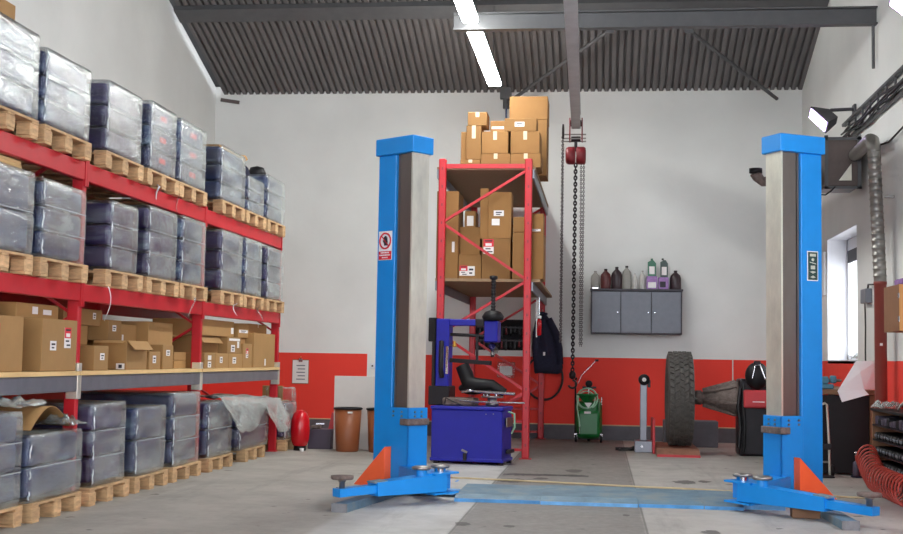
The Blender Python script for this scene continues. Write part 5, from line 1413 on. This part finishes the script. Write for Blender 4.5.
t = thing('bottle_jack', 'small dark blue bottle jack on the floor before the bench', 'jack', (2.55, 12.98, 0))
MB().box(-.05, .05, -.05, .05, 0, .02, .004).build('base', M['denim'], t)
MB().lathe([(.035, .02), (.038, .03), (.036, .15), (.02, .16)], seg=18).build('body', M['dark_box'], t)
MB().lathe([(.014, .15), (.014, .24), (.02, .242), (.02, .26), (.001, .26)], seg=14).build('ram', M['chrome'], t)
MB().cyl((.045, -.02, .02), (.05, -.02, .09), .012, seg=10).build('pump', M['steel'], t)

# shelf rack of black parts at the right edge
t = thing('parts_rack', 'dark low shelf rack along the right wall holding rows of black parts', 'shelf rack', (2.52, 10.4, 0))
RL = 1.72
for y in (0, RL - .03): MB().box(0, .29, y, y + .03, 0, .70, .003).build('side_panel', M['cab_dark'], t)
MB().box(.27, .29, .031, RL - .031, 0.01, .70).build('back_panel', M['blackmetal'], t)
shz = [.03, .17, .30, .43, .565]
for z in shz: MB().box(.0, .269, .031, RL - .031, z, z + .012).build('shelf', M['blackmetal'], t)
MB().box(-.01, .29, -.01, RL + .01, .701, .722, .003).build('top_board', M['black'], t)
pp = MB().use(M['black']).lathe([(.001, .0), (.030, .0), (.032, .01), (.032, .20), (.026, .215), (.001, .215)], axis='X', seg=14)
pp.use(M['galv_beam']).lathe([(.001, -.008), (.014, -.008), (.014, -.0005), (.001, -.0005)], axis='X', seg=10)
PT = pp.build('black_canister', None); first = True
for r_, z in enumerate(shz[:4]):
    for k in range(20):
        y = 10.4 + .085 + k * .0805
        if first: o = PT; first = False
        else: o = PT.copy(); COL.objects.link(o)
        tag(o, 'black round canister with a pale end in the rows of the low shelf rack', 'canister', 'black canisters in the low shelf rack', (2.525 + .004 * ((k * 5 + r_) % 3), y, z + .0125 + .033))
for k in range(14):
    o = tag(MB().box(0, .2, 0, .085, 0, .05 + .04 * ((k * 3) % 4) / 4, .006).build('dark_packet', M['dark_box'] if k % 3 else M['black']), 'dark packet on the top shelf of the low shelf rack', 'packet', 'dark packets in the low shelf rack', (2.535, 10.46 + k * .115, shz[4] + .0125))
crumple('crumpled_film', (2.62, 11.9, .724), (.22, .45, .09), 11.0, 'crumpled clear film on the black rack top')
t = thing('spray_gun', 'white spray gun with a pale hose lying on the black rack top', 'spray gun', (2.66, 11.06, .723))
MB().box(-.07, .10, -.05, .05, .10, .15, .012).build('gun_body', M['sign_white'], t)
MB().lathe([(.045, 0), (.05, .005), (.045, .09), (.02, .099)], seg=16).build('cup', M['oil_grey'], t)
MB().tube([(-.06, 0, .12), (-.09, .12, .06), (-.07, .3, .015), (-.02, .5, .012)], .010, 8).build('hose', M['oil_white'], t)
# red spiral air hose on the floor
hp = [Vector(p) for p in ((2.415, 11.85, .30), (2.415, 11.65, .2), (2.41, 11.4, .135), (2.41, 11.0, .128), (2.41, 10.6, .128), (2.41, 10.2, .128))]
def along(s):
    f = s * (len(hp) - 1); i = min(int(f), len(hp) - 2); return hp[i].lerp(hp[i + 1], f - i), (hp[i + 1] - hp[i]).normalized()
pts = []; turns = 19
for k in range(turns * 16 + 1):
    s = k / (turns * 16); c, d = along(s); a = 2 * PI * k / 16
    sd = Vector((d.y, -d.x, 0)).normalized(); u = d.cross(sd)
    pts.append(c + (sd * math.cos(a) * .8 + u * math.sin(a)) * .118 + d * .03 * math.sin(a * 1.0))
base = Vector((2.36, 11.0, 0))
tag(MB().tube([p - base for p in pts], .0085, 6).build('air_hose', M['hose_red']), 'red spiral air hose heaped on the floor before the black shelf rack', 'hose', loc=base)
